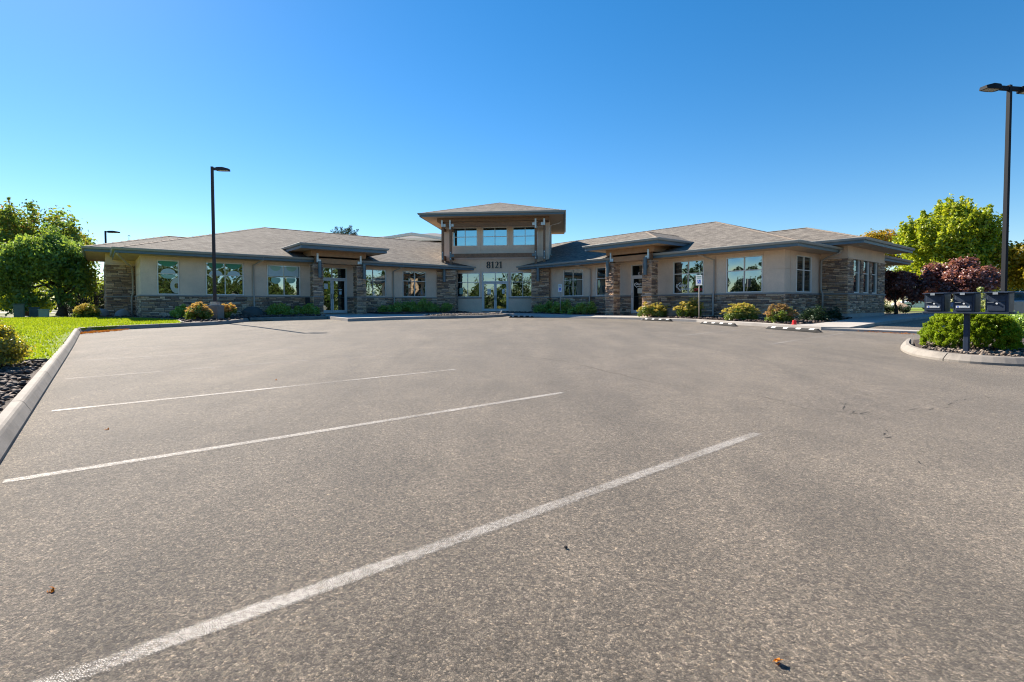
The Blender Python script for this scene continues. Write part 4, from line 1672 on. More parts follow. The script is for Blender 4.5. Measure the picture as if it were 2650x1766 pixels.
PT = 3.66
p1 = pier(FPL, 9.99, 10.58, .58, .35, PT)
p2 = pier(FPL, 12.67, 13.27, .58, .35, PT)
p3 = pier(FPR, -20.42, -19.80, .6, .35, PT)
p4 = pier(FPR, -17.75, -17.13, .6, .35, PT)
p5 = pier(FPC, -4.70, -3.33, .95, .35, 3.76)
p6 = pier(FPC, 2.23, 3.50, .95, .35, 3.76)

# place the stones: the 300 that show largest as pieces, the rest joined
STONES.sort(key=lambda t: -t[0])
USED = {}
for i, (vs, fs) in enumerate(UNIT):
    me = bpy.data.meshes.new('stone')
    me.from_pydata([Vector(v) for v in vs], [], fs)
    me.materials.append(MT['stone'])
    USED[i] = me
boff = bld.location
for (ap, fr, s, z, w, h, dep, sh, flip, d) in STONES[:300]:
    o = bpy.data.objects.new('stone', USED[sh])
    col.objects.link(o)
    o.parent = bld
    u = fr.u * (w if not flip else w)
    m = Matrix(((u.x, fr.n.x * dep, 0), (u.y, fr.n.y * dep, 0), (0, 0, h))).to_4x4()
    m.translation = fr.pt(s, d, z) - boff
    o.matrix_local = m
mb = MB()
for (ap, fr, s, z, w, h, dep, sh, flip, d) in STONES[300:]:
    vs, fs = UNIT[sh]
    k = -1 if flip else 1
    pts = [fr.pt(s + v[0] * w * k, d + v[1] * dep, z + v[2] * h) for v in vs]
    mb.mesh(pts, [tuple(reversed(f)) for f in fs] if flip else fs)
o = mb.build('stone_veneer', MT['stone_many'], bld)
o['kind'] = 'stuff'
# dark joints behind the stones
mb = MB()
for fr, a, b, z0, z1 in ((FL, 1.75, DL[0], .3, ZST), (FL, DL[1], 21.15, .3, ZST), (FRt, -28.3, DR[0], .3, ZST), (FRt, DR[1], -10.67, .3, ZST), (FRE, 25.36, 29.59, .3, ZST),
                         (FLE, -36.8, -32.59, .3, ZST), (FBR, -10.67, -9.39, .72, ST2), (FBE, 29.61, WB[0][0], .72, ST2), (FBE, WB[0][1], WB[1][0], .72, ST2), (FBE, WB[1][1], WB[2][0], .72, ST2),
                         (FBE, WB[2][1], 35.49, .72, ST2), (FBL, .44, 1.75, .3, ST2), (FBLE, -43.9, -36.81, .3, ST2)):
    mb.fbox(fr, a, b, -.01, .006, z0, z1)
for a, b in WB:
    mb.fbox(FBE, a, b, -.01, .005, .72, CAPZ)
tag(mb.build('mortar_bed', MT['mortar'], bld), kind='stuff')

# ---- roofs
SL = .32


def roof_plane(mb, pts, eave_dir):
    e = Vector(eave_dir).normalized()
    o = pts[0]
    nrm = (pts[1] - pts[0]).cross(pts[-1] - pts[0]).normalized()
    upv = nrm.cross(e)
    if upv.z < 0:
        upv = -upv
    mb.face(pts, [((p - o).dot(e) + 3.1, (p - o).dot(upv)) for p in pts])


def eave(path, z, prof_g=True, name='gutter', fh=.25, parent=None):
    """gutter and fascia along a roof edge; outside on the right of the travel direction"""
    pz = [(p, q, z) for p, q in path]
    mb = MB()
    mb.sweep(pz, [(-.01, .012), (.105, .012), (.115, -.0), (.10, -.05), (.075, -.105), (-.01, -.11)])
    g = mb.build('gutter', MT['gutter'], parent)
    mb = MB()
    mb.sweep(pz, [(-.05, -.01), (-.012, -.01), (-.012, -fh), (-.05, -fh)])
    mb.build('fascia', MT['fascia'], parent)
    return g


def soffit(poly, z, parent):
    mb = MB()
    mb.face([W(p, q, z) for p, q in poly])
    mb.build('soffit', MT['soffit'], parent)


def hipcap(mb, a, b, w=.14):
    a, b = Vector(a), Vector(b)
    d = (b - a)
    L = d.length
    d.normalize()
    side = d.cross(UZ).normalized() * w
    n = max(1, int(L / .3))
    for i in range(n):
        p, q = a + d * (L * i / n), a + d * (L * (i + 1.12) / n)
        z1, z2 = Vector((0, 0, .028)), Vector((0, 0, .014))
        dn = Vector((0, 0, -.03))
        mb.face([p + side + dn + z2, q + side + dn + z2, q + z2, p + z1])
        mb.face([p + z1, q + z2, q - side + dn + z2, p - side + dn + z2])


zE, qE, pE = 4.06, 31.6, 24.37
zR = zE + SL * 8.9
A1, V1, T1, B1 = W(.71, 31.6, zE), W(24.37, 31.6, zE), W(33.27, 40.5, zR), W(9.61, 40.5, zR)
A2, C1 = W(.71, 49.4, zE), W(42.17, 49.4, zE)
D1, Ee, D2 = W(24.37, 9.69, zE), W(33.27, 18.59, zR), W(42.17, 9.69, zE)
mb = MB()
roof_plane(mb, [A1, V1, T1, B1], E1)
roof_plane(mb, [A2, A1, B1], E2)
roof_plane(mb, [C1, A2, B1, T1], E1)
roof_plane(mb, [V1, D1, Ee, T1], E2)
roof_plane(mb, [D1, D2, Ee], E1)
roof_plane(mb, [D2, C1, T1, Ee], E2)
main_roof = mb.build('roof', MT['roof'], bld)
mb = MB()
for a, b in ((A1, B1), (B1, T1), (D1, Ee), (Ee, T1), (A2, B1), (D2, Ee)):
    hipcap(mb, a, b)
mb.build('hip_cap', MT['hip'], main_roof)
eave([(.71, 49.4), (.71, 31.6), (22.2, 31.6)], zE, parent=main_roof)
eave([(24.37, 29.4), (24.37, 9.69), (42.17, 9.69), (42.17, 30)], zE, parent=main_roof)
soffit([(.73, 31.62), (22.2, 31.62), (22.2, 33.2), (1.8, 33.2), (1.8, 49), (.73, 49)], SOF, main_roof)
soffit([(24.39, 9.71), (42.1, 9.71), (42.1, 11.3), (26, 11.3), (26, 29.4), (24.39, 29.4)], SOF + .003, main_roof)

# stone block roofs
zb = 4.40
for sgn in (0, 1):
    def K(a, b, z):
        return W(a, b, z) if sgn == 0 else W(b - 35.8 + 28.6, a + .5 + 8.4, z)

    def k2(a, b):
        return (a, b) if sgn == 0 else (b - 35.8 + 28.6, a + .5 + 8.4)
    wdt = 4.15
    a1, a2 = K(-.5, 35.8, zb), K(-.5, 35.8 + 2 * wdt, zb)
    ap = K(-.5 + wdt, 35.8 + wdt, zb + SL * wdt)
    rr_ = K(12, 35.8 + wdt, zb + SL * wdt)
    f1, f2 = K(12, 35.8, zb), K(12, 35.8 + 2 * wdt, zb)
    mb = MB()
    d1_, d2_ = (E1, E2) if sgn == 0 else (E2, E1)
    roof_plane(mb, [a1, K(3.6, 35.8, zb), K(3.6 + wdt, 35.8 + wdt, zb + SL * wdt), ap], d1_)
    roof_plane(mb, [a2, a1, ap], d2_)
    roof_plane(mb, [K(3.6, 35.8 + 2 * wdt, zb), a2, ap, K(3.6 + wdt, 35.8 + wdt, zb + SL * wdt)], d1_)
    br = mb.build('roof', MT['roof'], bld)
    mb = MB()
    hipcap(mb, a1, ap)
    hipcap(mb, ap, K(6.2, 35.8 + wdt, zb + SL * wdt))
    hipcap(mb, a2, ap)
    mb.build('hip_cap', MT['hip'], br)
    pth = [k2(-.5, 35.8 + 2 * wdt), k2(-.5, 35.8), k2(2.2, 35.8)]
    if sgn:
        pth = pth[::-1]
    eave(pth, zb, parent=br)
    soffit([k2(-.48, 35.82), k2(2.4, 35.82), k2(2.4, 36.9), k2(.5, 37.0), k2(.5, 44), k2(-.48, 44)], zb - .24, br)

# porticoes
zP = 4.76


def portico(c0, c1, f, kind):
    """kind 0: before the left wing (front at q = f, from p = c0 to c1); kind 1: before the right wing (front at p = f)"""
    def K(a, b, z=0):
        return W(a, b, z) if kind == 0 else W(b, a, z)

    def k2(a, b):
        return (a, b) if kind == 0 else (b, a)
    base = qE if kind == 0 else pE
    hw = (c1 - c0) / 2
    zt = zP + SL * hw
    mid = (c0 + c1) / 2
    back_e = base + (zP - zE) / SL + .25
    back_r = base + (zt - zE) / SL + .25
    a1, a2 = K(c0, f, zP), K(c1, f, zP)
    ap = K(mid, f + hw, zt)
    br_ = K(mid, back_r, zt)
    mb = MB()
    d1_, d2_ = (E1, E2) if kind == 0 else (E2, E1)
    roof_plane(mb, [a1, a2, ap], d1_)
    roof_plane(mb, [K(c0, back_e, zP), a1, ap, br_], d2_)
    roof_plane(mb, [a2, K(c1, back_e, zP), br_, ap], d2_)
    pr = mb.build('portico_roof', MT['roof'], bld)
    mb = MB()
    hipcap(mb, a1, ap, .10)
    hipcap(mb, a2, ap, .10)
    hipcap(mb, ap, br_, .10)
    mb.build('hip_cap', MT['hip'], pr)
    pth = [k2(c0, back_e - .3), k2(c0, f), k2(c1, f), k2(c1, back_e - .3)]
    if kind == 1:
        pth = pth[::-1]
    eave(pth, zP, fh=.29, parent=pr)
    soffit([k2(c0 + .02, f + .02), k2(c1 - .02, f + .02), k2(c1 - .02, base + 1.6), k2(c0 + .02, base + 1.6)], zP - .27, pr)
    return pr


portico(9.05, 14.3, 30.1, 0)
portico(16.25, 21.5, 23.2, 1)


def portico_frame(fr, sl, sr, side_len):
    """timber beams, posts, steel plates and wall lamps on a pair of piers; sl, sr: outer faces of the piers"""
    zs = zP - .275
    mb = MB()
    mb.fbox(fr, sl - .05, sr + .05, -.42, -.10, zs - .33, zs)
    mb.fbox(fr, sl - .05, sl + .24, -side_len, -.42, zs - .33, zs - .002)
    mb.fbox(fr, sr - .24, sr + .05, -side_len, -.42, zs - .33, zs - .002)
    mb.build('beam', MT['beam'], bld)
    mb = MB()
    mb.fbox(fr, sl + .3, sr - .3, -.42, -.14, PT + .08, PT + .38)
    mb.build('beam', MT['beam'], bld)
    for s in (sl + .30, sr - .30):
        mb = MB()
        mb.fbox(fr, s - .11, s + .11, -.40, -.18, PT, zs - .33)
        mb.build('post', MT['wood'], bld)
        k = 1 if s < (sl + sr) / 2 else -1
        mb = MB()
        mb.fbox(fr, s - .055, s + .055, -.178, -.085, PT + .12, zs - .33 + .16)
        mb.fbox(fr, s - .055 if k < 0 else s + .057, s + .055 if k > 0 else s - .057, -.12, -.088, PT + .12, PT + .3) if False else None
        mb.fbox(fr, min(s + k * .056, s + k * .2), max(s + k * .056, s + k * .2), -.137, -.09, PT + .12, PT + .29)
        br = mb.build('bracket', MT['steel'], bld)
        mb = MB()
        for z in (PT + .17, PT + .45, zs - .33 + .10):
            mb.tube([fr.pt(s, -.086, z), fr.pt(s, -.07, z)], .02, 6)
        mb.build('bolt', MT['steel'], br)


portico_frame(FPL, 9.99, 13.27, 3.2)
portico_frame(FPR, -20.42, -17.13, 3.2)


def sconce(fr, s, d, z0, z1, r=.10):
    mb = MB()
    zm = (z0 + z1) / 2
    mb.tube([fr.pt(s, d, z0), fr.pt(s, d, z0 + .004), fr.pt(s, d, zm - .01)], [r * .96, r, r], 14)
    mb.tube([fr.pt(s, d, zm + .01), fr.pt(s, d, z1 - .004), fr.pt(s, d, z1)], [r, r, r * .96], 14)
    mb.tube([fr.pt(s, d, zm - .012), fr.pt(s, d, zm + .012)], [r * .9, r * .9], 14)
    mb.fbox(fr, s - .05, s + .05, -.02, d - r + .02, zm - .12, zm + .12)
    mb.build('wall_lamp', MT['slate'], bld, smooth=False)


sconce(FPL, 10.33, .17, 2.85, 3.82)
sconce(FPL, 13.08, .17, 2.83, 3.82)
sconce(FPR, -20.13, .17, 2.86, 3.80)
sconce(FPR, -17.43, .17, 2.86, 3.83)
sconce(FPC, -4.12, .17, 2.87, 3.83, .11)
sconce(FPC, 2.72, .17, 2.87, 3.87, .11)

# ---- tower roof, beams and posts
zT = 7.80
c0, c1 = -5.81, 4.59
hw = (c1 - c0) / 2
mid = (c0 + c1) / 2
ft = 1.9
pts = [FC.pt(c0, ft, zT), FC.pt(c1, ft, zT), FC.pt(c1, ft - 2 * hw, zT), FC.pt(c0, ft - 2 * hw, zT)]
apx = FC.pt(mid, ft - hw, zT + SL * hw)
mb = MB()
for i in range(4):
    roof_plane(mb, [pts[i], pts[(i + 1) % 4], apx], (pts[(i + 1) % 4] - pts[i]))
tr = mb.build('tower_roof', MT['roof'], bld)
mb = MB()
for p in pts:
    hipcap(mb, p, apx)
mb.build('hip_cap', MT['hip'], tr)
ppq = [(p.dot(E1), p.dot(E2)) for p in pts]
eave([ppq[3], ppq[0], ppq[1], ppq[2]], zT, parent=tr)
mb = MB()
mb.face([FC.pt(c0 + .03, ft - .03, zT - .235), FC.pt(c1 - .03, ft - .03, zT - .235), FC.pt(c1 - .03, ft - 2 * hw + .03, zT - .235), FC.pt(c0 + .03, ft - 2 * hw + .03, zT - .235)])
mb.build('soffit', MT['soffit'], tr)

mb = MB()
mb.fbox(FC, -4.70, 3.47, .82, 1.08, 7.29, 7.56)
mb.build('beam', MT['wood'], bld)
mb = MB()
mb.fbox(FC, -4.70, -4.46, .01, .82, 7.29, 7.555)
mb.build('beam', MT['wood'], bld)
mb = MB()
mb.fbox(FC, 3.23, 3.47, .01, .82, 7.29, 7.555)
mb.build('beam', MT['wood'], bld)
POSTS = (-4.34, -3.74, 2.52, 3.14)
mb = MB()
mb.fbox(FC, POSTS[0] + .09, POSTS[1] - .09, .76, .92, 6.93, 7.17)
mb.fbox(FC, POSTS[1] + .09, POSTS[2] - .09, .76, .92, 6.93, 7.17)
mb.fbox(FC, POSTS[2] + .09, POSTS[3] - .09, .76, .92, 6.93, 7.17)
mb.build('beam', MT['wood'], bld)
mb = MB()
mb.fbox(FC, POSTS[1] + .09, POSTS[2] - .09, .76, .92, 4.68, 4.97)
mb.build('beam', MT['wood'], bld)
for s in POSTS:
    mb = MB()
    mb.fbox(FC, s - .085, s + .085, .75, .93, 3.72, 7.288)
    mb.build('post', MT['wood'], bld)
    k = 1 if s < 0 else -1
    inner = s in (POSTS[1], POSTS[2])
    mb = MB()
    mb.fbox(FC, s - .06, s + .06, .932, 1.10, 6.74 if inner else 6.94, 7.42)
    mb.fbox(FC, min(s + k * .062, s + k * .24), max(s + k * .062, s + k * .24), .93, .965, 6.95, 7.15)
    br = mb.build('bracket', MT['steel'], bld)
    mb = MB()
    mb.fbox(FC, s - .06, s + .06, .932, .965, 4.52, 5.13)
    if inner:
        mb.fbox(FC, min(s + k * .062, s + k * .26), max(s + k * .062, s + k * .26), .93, .962, 4.75, 4.92)
    bb = mb.build('bracket', MT['slate'], bld)
    mb = MB()
    for z in (4.60, 5.05):
        mb.tube([FC.pt(s, .96, z), FC.pt(s, .985, z)], .035, 8)
    mb.build('bolt', MT['steel'], bb)
    # struts tying the posts to the wall
    mb = MB()
    mb.fbox(FC, s - .07, s + .07, .005, .748, 6.72, 6.9)
    mb.fbox(FC, s - .07, s + .07, .005, .748, 4.58, 4.86)
    mb.build('strut', MT['wood'], bld)

# small soffit lights under the right block
for p in (29.9, 31.6):
    mb = MB()
    c = W(p, 8.95, zb - .245)
    mb.tube([c, c + Vector((0, 0, -.02))], [.09, .085], 12)
    mb.build('soffit_light', MT['lens'], bld)


# ---- downspouts
def spout(fr, s, ztop, zbot, out, step=1.72):
    mb = MB()
    p = [fr.pt(s + out[0], out[1], ztop), fr.pt(s + out[0], out[1], ztop - .14), fr.pt(s, .09, ztop - .42), fr.pt(s, .085, step + .16), fr.pt(s, .165, step - .02), fr.pt(s, .165, zbot), fr.pt(s + .02, .30, zbot - .05)]
    mb.tube(p, .047, 8)
    mb.build('downspout', MT['spout'], bld, smooth=True)


spout(FL, 7.08, 3.96, .78, (.35, .95))
spout(FL, 15.9, 3.96, .78, (.30, .95))
spout(FRt, -22.9, 3.96, .70, (-.5, .95))
spout(FRt, -14.2, 3.96, .66, (-.45, .95))
mb = MB()
mb.tube([W(29.3, 9.62, 3.95), W(29.3, 9.66, 3.80), W(29.30, 10.2, 3.62), W(29.42, 10.55, 3.45), W(29.42, 10.55, 1.95), W(29.40, 10.46, 1.72), W(29.40, 10.46, .6)], .048, 8)
mb.build('downspout', MT['spout'], bld, smooth=True)
mb = MB()
mb.tube([W(.78, 31.66, 3.93), W(.84, 31.8, 3.72), W(1.2, 33.5, 3.5), W(1.55, 36.3, 3.42), W(1.62, 36.62, 3.35), W(1.62, 36.62, 1.9), W(1.55, 36.60, 1.72), W(1.55, 36.6, .66)], .05, 8)
mb.build('downspout', MT['spout'], bld, smooth=True)
mb = MB()
mb.tube([FC.pt(4.35, -1.2, 7.62), FC.pt(4.2, -1.2, 7.42), FC.pt(3.55, -.6, 7.15), FC.pt(3.55, -.6, 5.0), FC.pt(3.62, -.6, 4.9)], .045, 8)
mb.build('downspout', MT['spout'], bld, smooth=True)
mb = MB()
mb.tube([W(25.28, 27.4, 3.9), W(25.28, 27.4, 3.4), W(25.22, 27.4, .7)], .045, 8)
mb.build('downspout', MT['spout'], bld, smooth=True)

# ================================================================== SITE FURNITURE
# ---- wheel stops
SEC = [(-.075, 0), (.075, 0), (.065, .045), (.035, .1), (-.035, .1), (-.065, .045)]


def wheel_stop():
    root = empty('wheel_stop', (0, 0, 0))
    mb = MB()
    xs = [(-.915, .0), (-.86, .55), (-.80, 1.0), (.80, 1.0), (.86, .55), (.915, .0)]
    rows = []
    for x, k in xs:
        rows.append([(x, a * (.75 + .25 * k), b * k + (.0 if k else .0) + (0.012 if b > 0 and k == 0 else 0)) for a, b in SEC])
    v = [p for r_ in rows for p in r_]
    f = []
    for i in range(len(rows) - 1):
        for k in range(6):
            f.append((i * 6 + k, i * 6 + (k + 1) % 6, (i + 1) * 6 + (k + 1) % 6, (i + 1) * 6 + k))
    f += [tuple(range(6)), tuple(reversed(range(30, 36)))]
    mb.mesh(v, f)
    mb.build('block', MT['rubber'], root, local=True)
    for x in (-.62, -.2, .22, .64):
        mb = MB()
        for sg in (-1, 1):
            prof = [(sg * .056, .064), (sg * .0365, .103), (0, .103)]
            sh = .03
            for i in range(2):
                a, b = prof[i], prof[i + 1]
                mb.face([(x - .07 + sh * i, a[0], a[1]), (x + .07 + sh * i, a[0], a[1]), (x + .07 + sh * (i + 1), b[0], b[1]), (x - .07 + sh * (i + 1), b[0], b[1])])
        mb.build('stripe', MT['stripe'], root, local=True)
    for x in (-.45, .45):
        mb = MB()
        mb.tube([(x, 0, .098), (x, 0, .106)], .022, 8)
        mb.build('bolt', MT['steel'], root, local=True)
    return root


ws0 = wheel_stop()
STOPS = [((18.98, 23.66), (20.19, 22.79), 'wheel stop in shade before the main doors'), ((21.93, 16.29), (21.82, 14.40), 'wheel stop by the yellow shrub at the pier'),
         ((21.15, 12.66), (19.86, 10.0), 'wheel stop right of the parking sign'), ((19.43, 8.82), (18.55, 6.61), 'wheel stop nearest the driveway and red cup')]
for i, (a, b, lab) in enumerate(STOPS):
    o = ws0 if i == 0 else copy_tree(ws0)
    A_, B_ = WG(*a), WG(*b)
    c = (A_ + B_) / 2
    d = B_ - A_
    o.location = (c.x, c.y, c.z + .004)
    o.rotation_euler = (0, 0, math.atan2(d.y, d.x))
    k = min(1.35, d.length / 1.83)
    o.scale = (k, 1.15, 1.1)
    tag(o, 'black ' + lab + ', white striped', 'wheel stop', 'black and white wheel stops')


# ---- parking signs
def sign(p, q, z0, z1, label, face):
    base = W(p, q, z0)
    root = empty('parking_sign', base, label, 'sign', 'accessible parking signs')
    fr = Fr(W(p, q), face[0], face[1])
    mb = MB()
    mb.tube([fr.pt(0, 0, z0 - .2), fr.pt(0, 0, z1)], .028, 8)
    mb.build('post', MT['spout'], root, smooth=True)
    h, w = .50, .34
    zt = z1 + .03
    mb = MB()
    mb.fbox(fr, -w / 2, w / 2, .03, .034, zt - h, zt)
    pl = mb.build('plate', MT['white'], root)
    for j, (word, sz) in enumerate((('RESERVED', .058), ('PARKING', .058))):
        text(pl, word, sz, fr, 0, .036, zt - .09 - j * .08, MT['teal'], bold=.001, extr=.001)
    mb = MB()
    mb.fbox(fr, -.085, .085, .0335, .0365, zt - .41, zt - .23)
    sy = mb.build('symbol_panel', MT['blue'], root)
    mb = MB()
    zc = zt - .32
    k = .0012
    pts = [(-.03 + .045 * math.cos(a), zc - .03 + .045 * math.sin(a)) for a in [math.pi * .75 + i * math.pi * 1.1 / 10 for i in range(11)]]
    stroke(mb, fr, pts, .013, .0365, .0385)
    stroke(mb, fr, [(-.022, zc + .045), (-.018, zc - .005), (.028, zc - .008), (.048, zc - .06), (.064, zc - .055)], .015, .0365, .0388)
    mb.face([fr.pt(-.022 + .016 * math.cos(2 * math.pi * i / 10), .0386, zc + .066 + .016 * math.sin(2 * math.pi * i / 10)) for i in range(10)])
    mb.build('wheelchair_symbol', MT['white'], sy)
    return root


sign(23.3, 23.7, .60, 2.50, 'white accessible parking sign among the bushes right of the main doors', (-E2, -E1))
sign(23.0, 13.69, .62, 2.61, 'white accessible parking sign beside the yellow shrub and OPEN window', (-E2, -E1))


# ---- pole lamps
def pole_lamp(name, label, base, ztop, w, heads, mat, plinth=None, group=None):
    root = empty(name, base, label, 'street lamp', group)
    zb_ = base[2]
    if plinth:
        r_, h_, sq = plinth
        mb = MB()
        b = .025
        mb.hexa([(base[0] - r_, base[1] - r_, zb_ - .4), (base[0] + r_, base[1] - r_, zb_ - .4), (base[0] + r_, base[1] + r_, zb_ - .4), (base[0] - r_, base[1] + r_, zb_ - .4)],
                [(base[0] - r_, base[1] - r_, zb_ + h_ - b), (base[0] + r_, base[1] - r_, zb_ + h_ - b), (base[0] + r_, base[1] + r_, zb_ + h_ - b), (base[0] - r_, base[1] + r_, zb_ + h_ - b)])
        r2 = r_ - b
        mb.hexa([(base[0] - r_, base[1] - r_, zb_ + h_ - b), (base[0] + r_, base[1] - r_, zb_ + h_ - b), (base[0] + r_, base[1] + r_, zb_ + h_ - b), (base[0] - r_, base[1] + r_, zb_ + h_ - b)],
                [(base[0] - r2, base[1] - r2, zb_ + h_), (base[0] + r2, base[1] - r2, zb_ + h_), (base[0] + r2, base[1] + r2, zb_ + h_), (base[0] - r2, base[1] + r2, zb_ + h_)])
        po = mb.build('concrete_base', MT['kerb'], root)
        if plinth[2]:
            po.location = (0, 0, 0)
        mb = MB()
        mb.box(base[0] - .17, base[0] + .17, base[1] - .17, base[1] + .17, zb_ + h_ + .001, zb_ + h_ + .025)
        for sx in (-1, 1):
            for sy in (-1, 1):
                mb.tube([(base[0] + sx * .14, base[1] + sy * .14, zb_ + h_ + .02), (base[0] + sx * .14, base[1] + sy * .14, zb_ + h_ + .1)], .018, 6)
        mb.box(base[0] - .14, base[0] + .14, base[1] - .14, base[1] + .14, zb_ + h_ + .027, zb_ + h_ + .16)
        mb.build('anchor_plate', MT['steel'], root)
        zb_ = zb_ + h_ + .02
    mb = MB()
    h = w / 2
    hx = Vector((math.cos(.25), math.sin(.25), 0))
    hy = Vector((-hx.y, hx.x, 0))
    c0_ = Vector((base[0], base[1], zb_))
    c1_ = Vector((base[0], base[1], ztop))
    q1 = [c0_ + hx * a * h + hy * b * h for a, b in ((-1, -1), (1, -1), (1, 1), (-1, 1))]
    q2 = [c1_ + hx * a * h * .85 + hy * b * h * .85 for a, b in ((-1, -1), (1, -1), (1, 1), (-1, 1))]
    mb.hexa(q1, q2)
    mb.build('pole', mat, root)
    for ang, arm, L, wd_, th_ in heads:
        d = Vector((math.cos(ang), math.sin(ang), 0))
        n_ = Vector((-d.y, d.x, 0))
        a = Vector((base[0], base[1], ztop - .10))
        mb = MB()
        s_, e_ = a + d * h, a + d * (h + arm)
        mb.hexa([s_ - n_ * .04 - UZ * .06, e_ - n_ * .04 - UZ * .06, e_ + n_ * .04 - UZ * .06, s_ + n_ * .04 - UZ * .06],
                [s_ - n_ * .04 + UZ * .06, e_ - n_ * .04 + UZ * .06, e_ + n_ * .04 + UZ * .06, s_ + n_ * .04 + UZ * .06])
        mb.build('arm', mat, root)
        hd = MB()
        s_, m_, e_ = e_, e_ + d * L * .55, e_ + d * L
        hw_ = wd_ / 2

        def ring(c, ww, zt_, zb2):
            return [c - n_ * ww - UZ * zb2, c + n_ * ww - UZ * zb2, c + n_ * ww * .8 + UZ * zt_, c - n_ * ww * .8 + UZ * zt_]
        rs = [ring(s_, hw_ * .6, th_ * .4, th_ * .45), ring(s_ + d * L * .14, hw_ * .95, th_ * .5, th_ * .5), ring(m_, hw_, th_ * .55, th_ * .5), ring(e_, hw_ * .8, th_ * .12, th_ * .5)]
        v = [p for r_ in rs for p in r_]
        f = [(i * 4 + k_, i * 4 + (k_ + 1) % 4, (i + 1) * 4 + (k_ + 1) % 4, (i + 1) * 4 + k_) for i in range(3) for k_ in range(4)]
        f += [(3, 2, 1, 0), (12, 13, 14, 15)]
        hd.mesh(v, f)
        ho = hd.build('lamp_head', mat, root)
        mb = MB()
        a_, b_ = s_ + d * L * .2 - UZ * (th_ * .5 + .004), e_ - d * L * .08 - UZ * (th_ * .5 + .004)
        mb.face([a_ - n_ * hw_ * .7, a_ + n_ * hw_ * .7, b_ + n_ * hw_ * .62, b_ - n_ * hw_ * .62])
        mb.build('lens', MT['lens'], ho)
    return root


pole_lamp('street_lamp', 'tall bronze lamp post on a square concrete base among the orange shrubs', (-13.85, 23.8, .53), 7.62, .125, [(R(8), .1, .58, .32, .14)], MT['pole'], (.27, .69, 0), 'parking lot lamps')
pole_lamp('street_lamp', 'tall dark twin headed lamp post rising behind the mailboxes', (14.93, 15.5, .35), 7.74, .11, [(R(188), .3, .56, .30, .15), (R(8), .3, .56, .30, .15)], MT['pole_dark'], (.27, .6, 0), 'parking lot lamps')
pole_lamp('street_lamp', 'small far lamp above the roof at the left end of the building', (-43.6, 55, .5), 9.25, .16, [(R(5), .15, 1.15, .5, .2)], MT['pole_dark'], None, 'parking lot lamps')
pole_lamp('street_lamp', 'small far lamp behind the right end of the building, before the green tree', (42.16, 55, .5), 8.5, .16, [(R(185), .1, .9, .45, .17)], MT['pole_dark'], None, 'parking lot lamps')

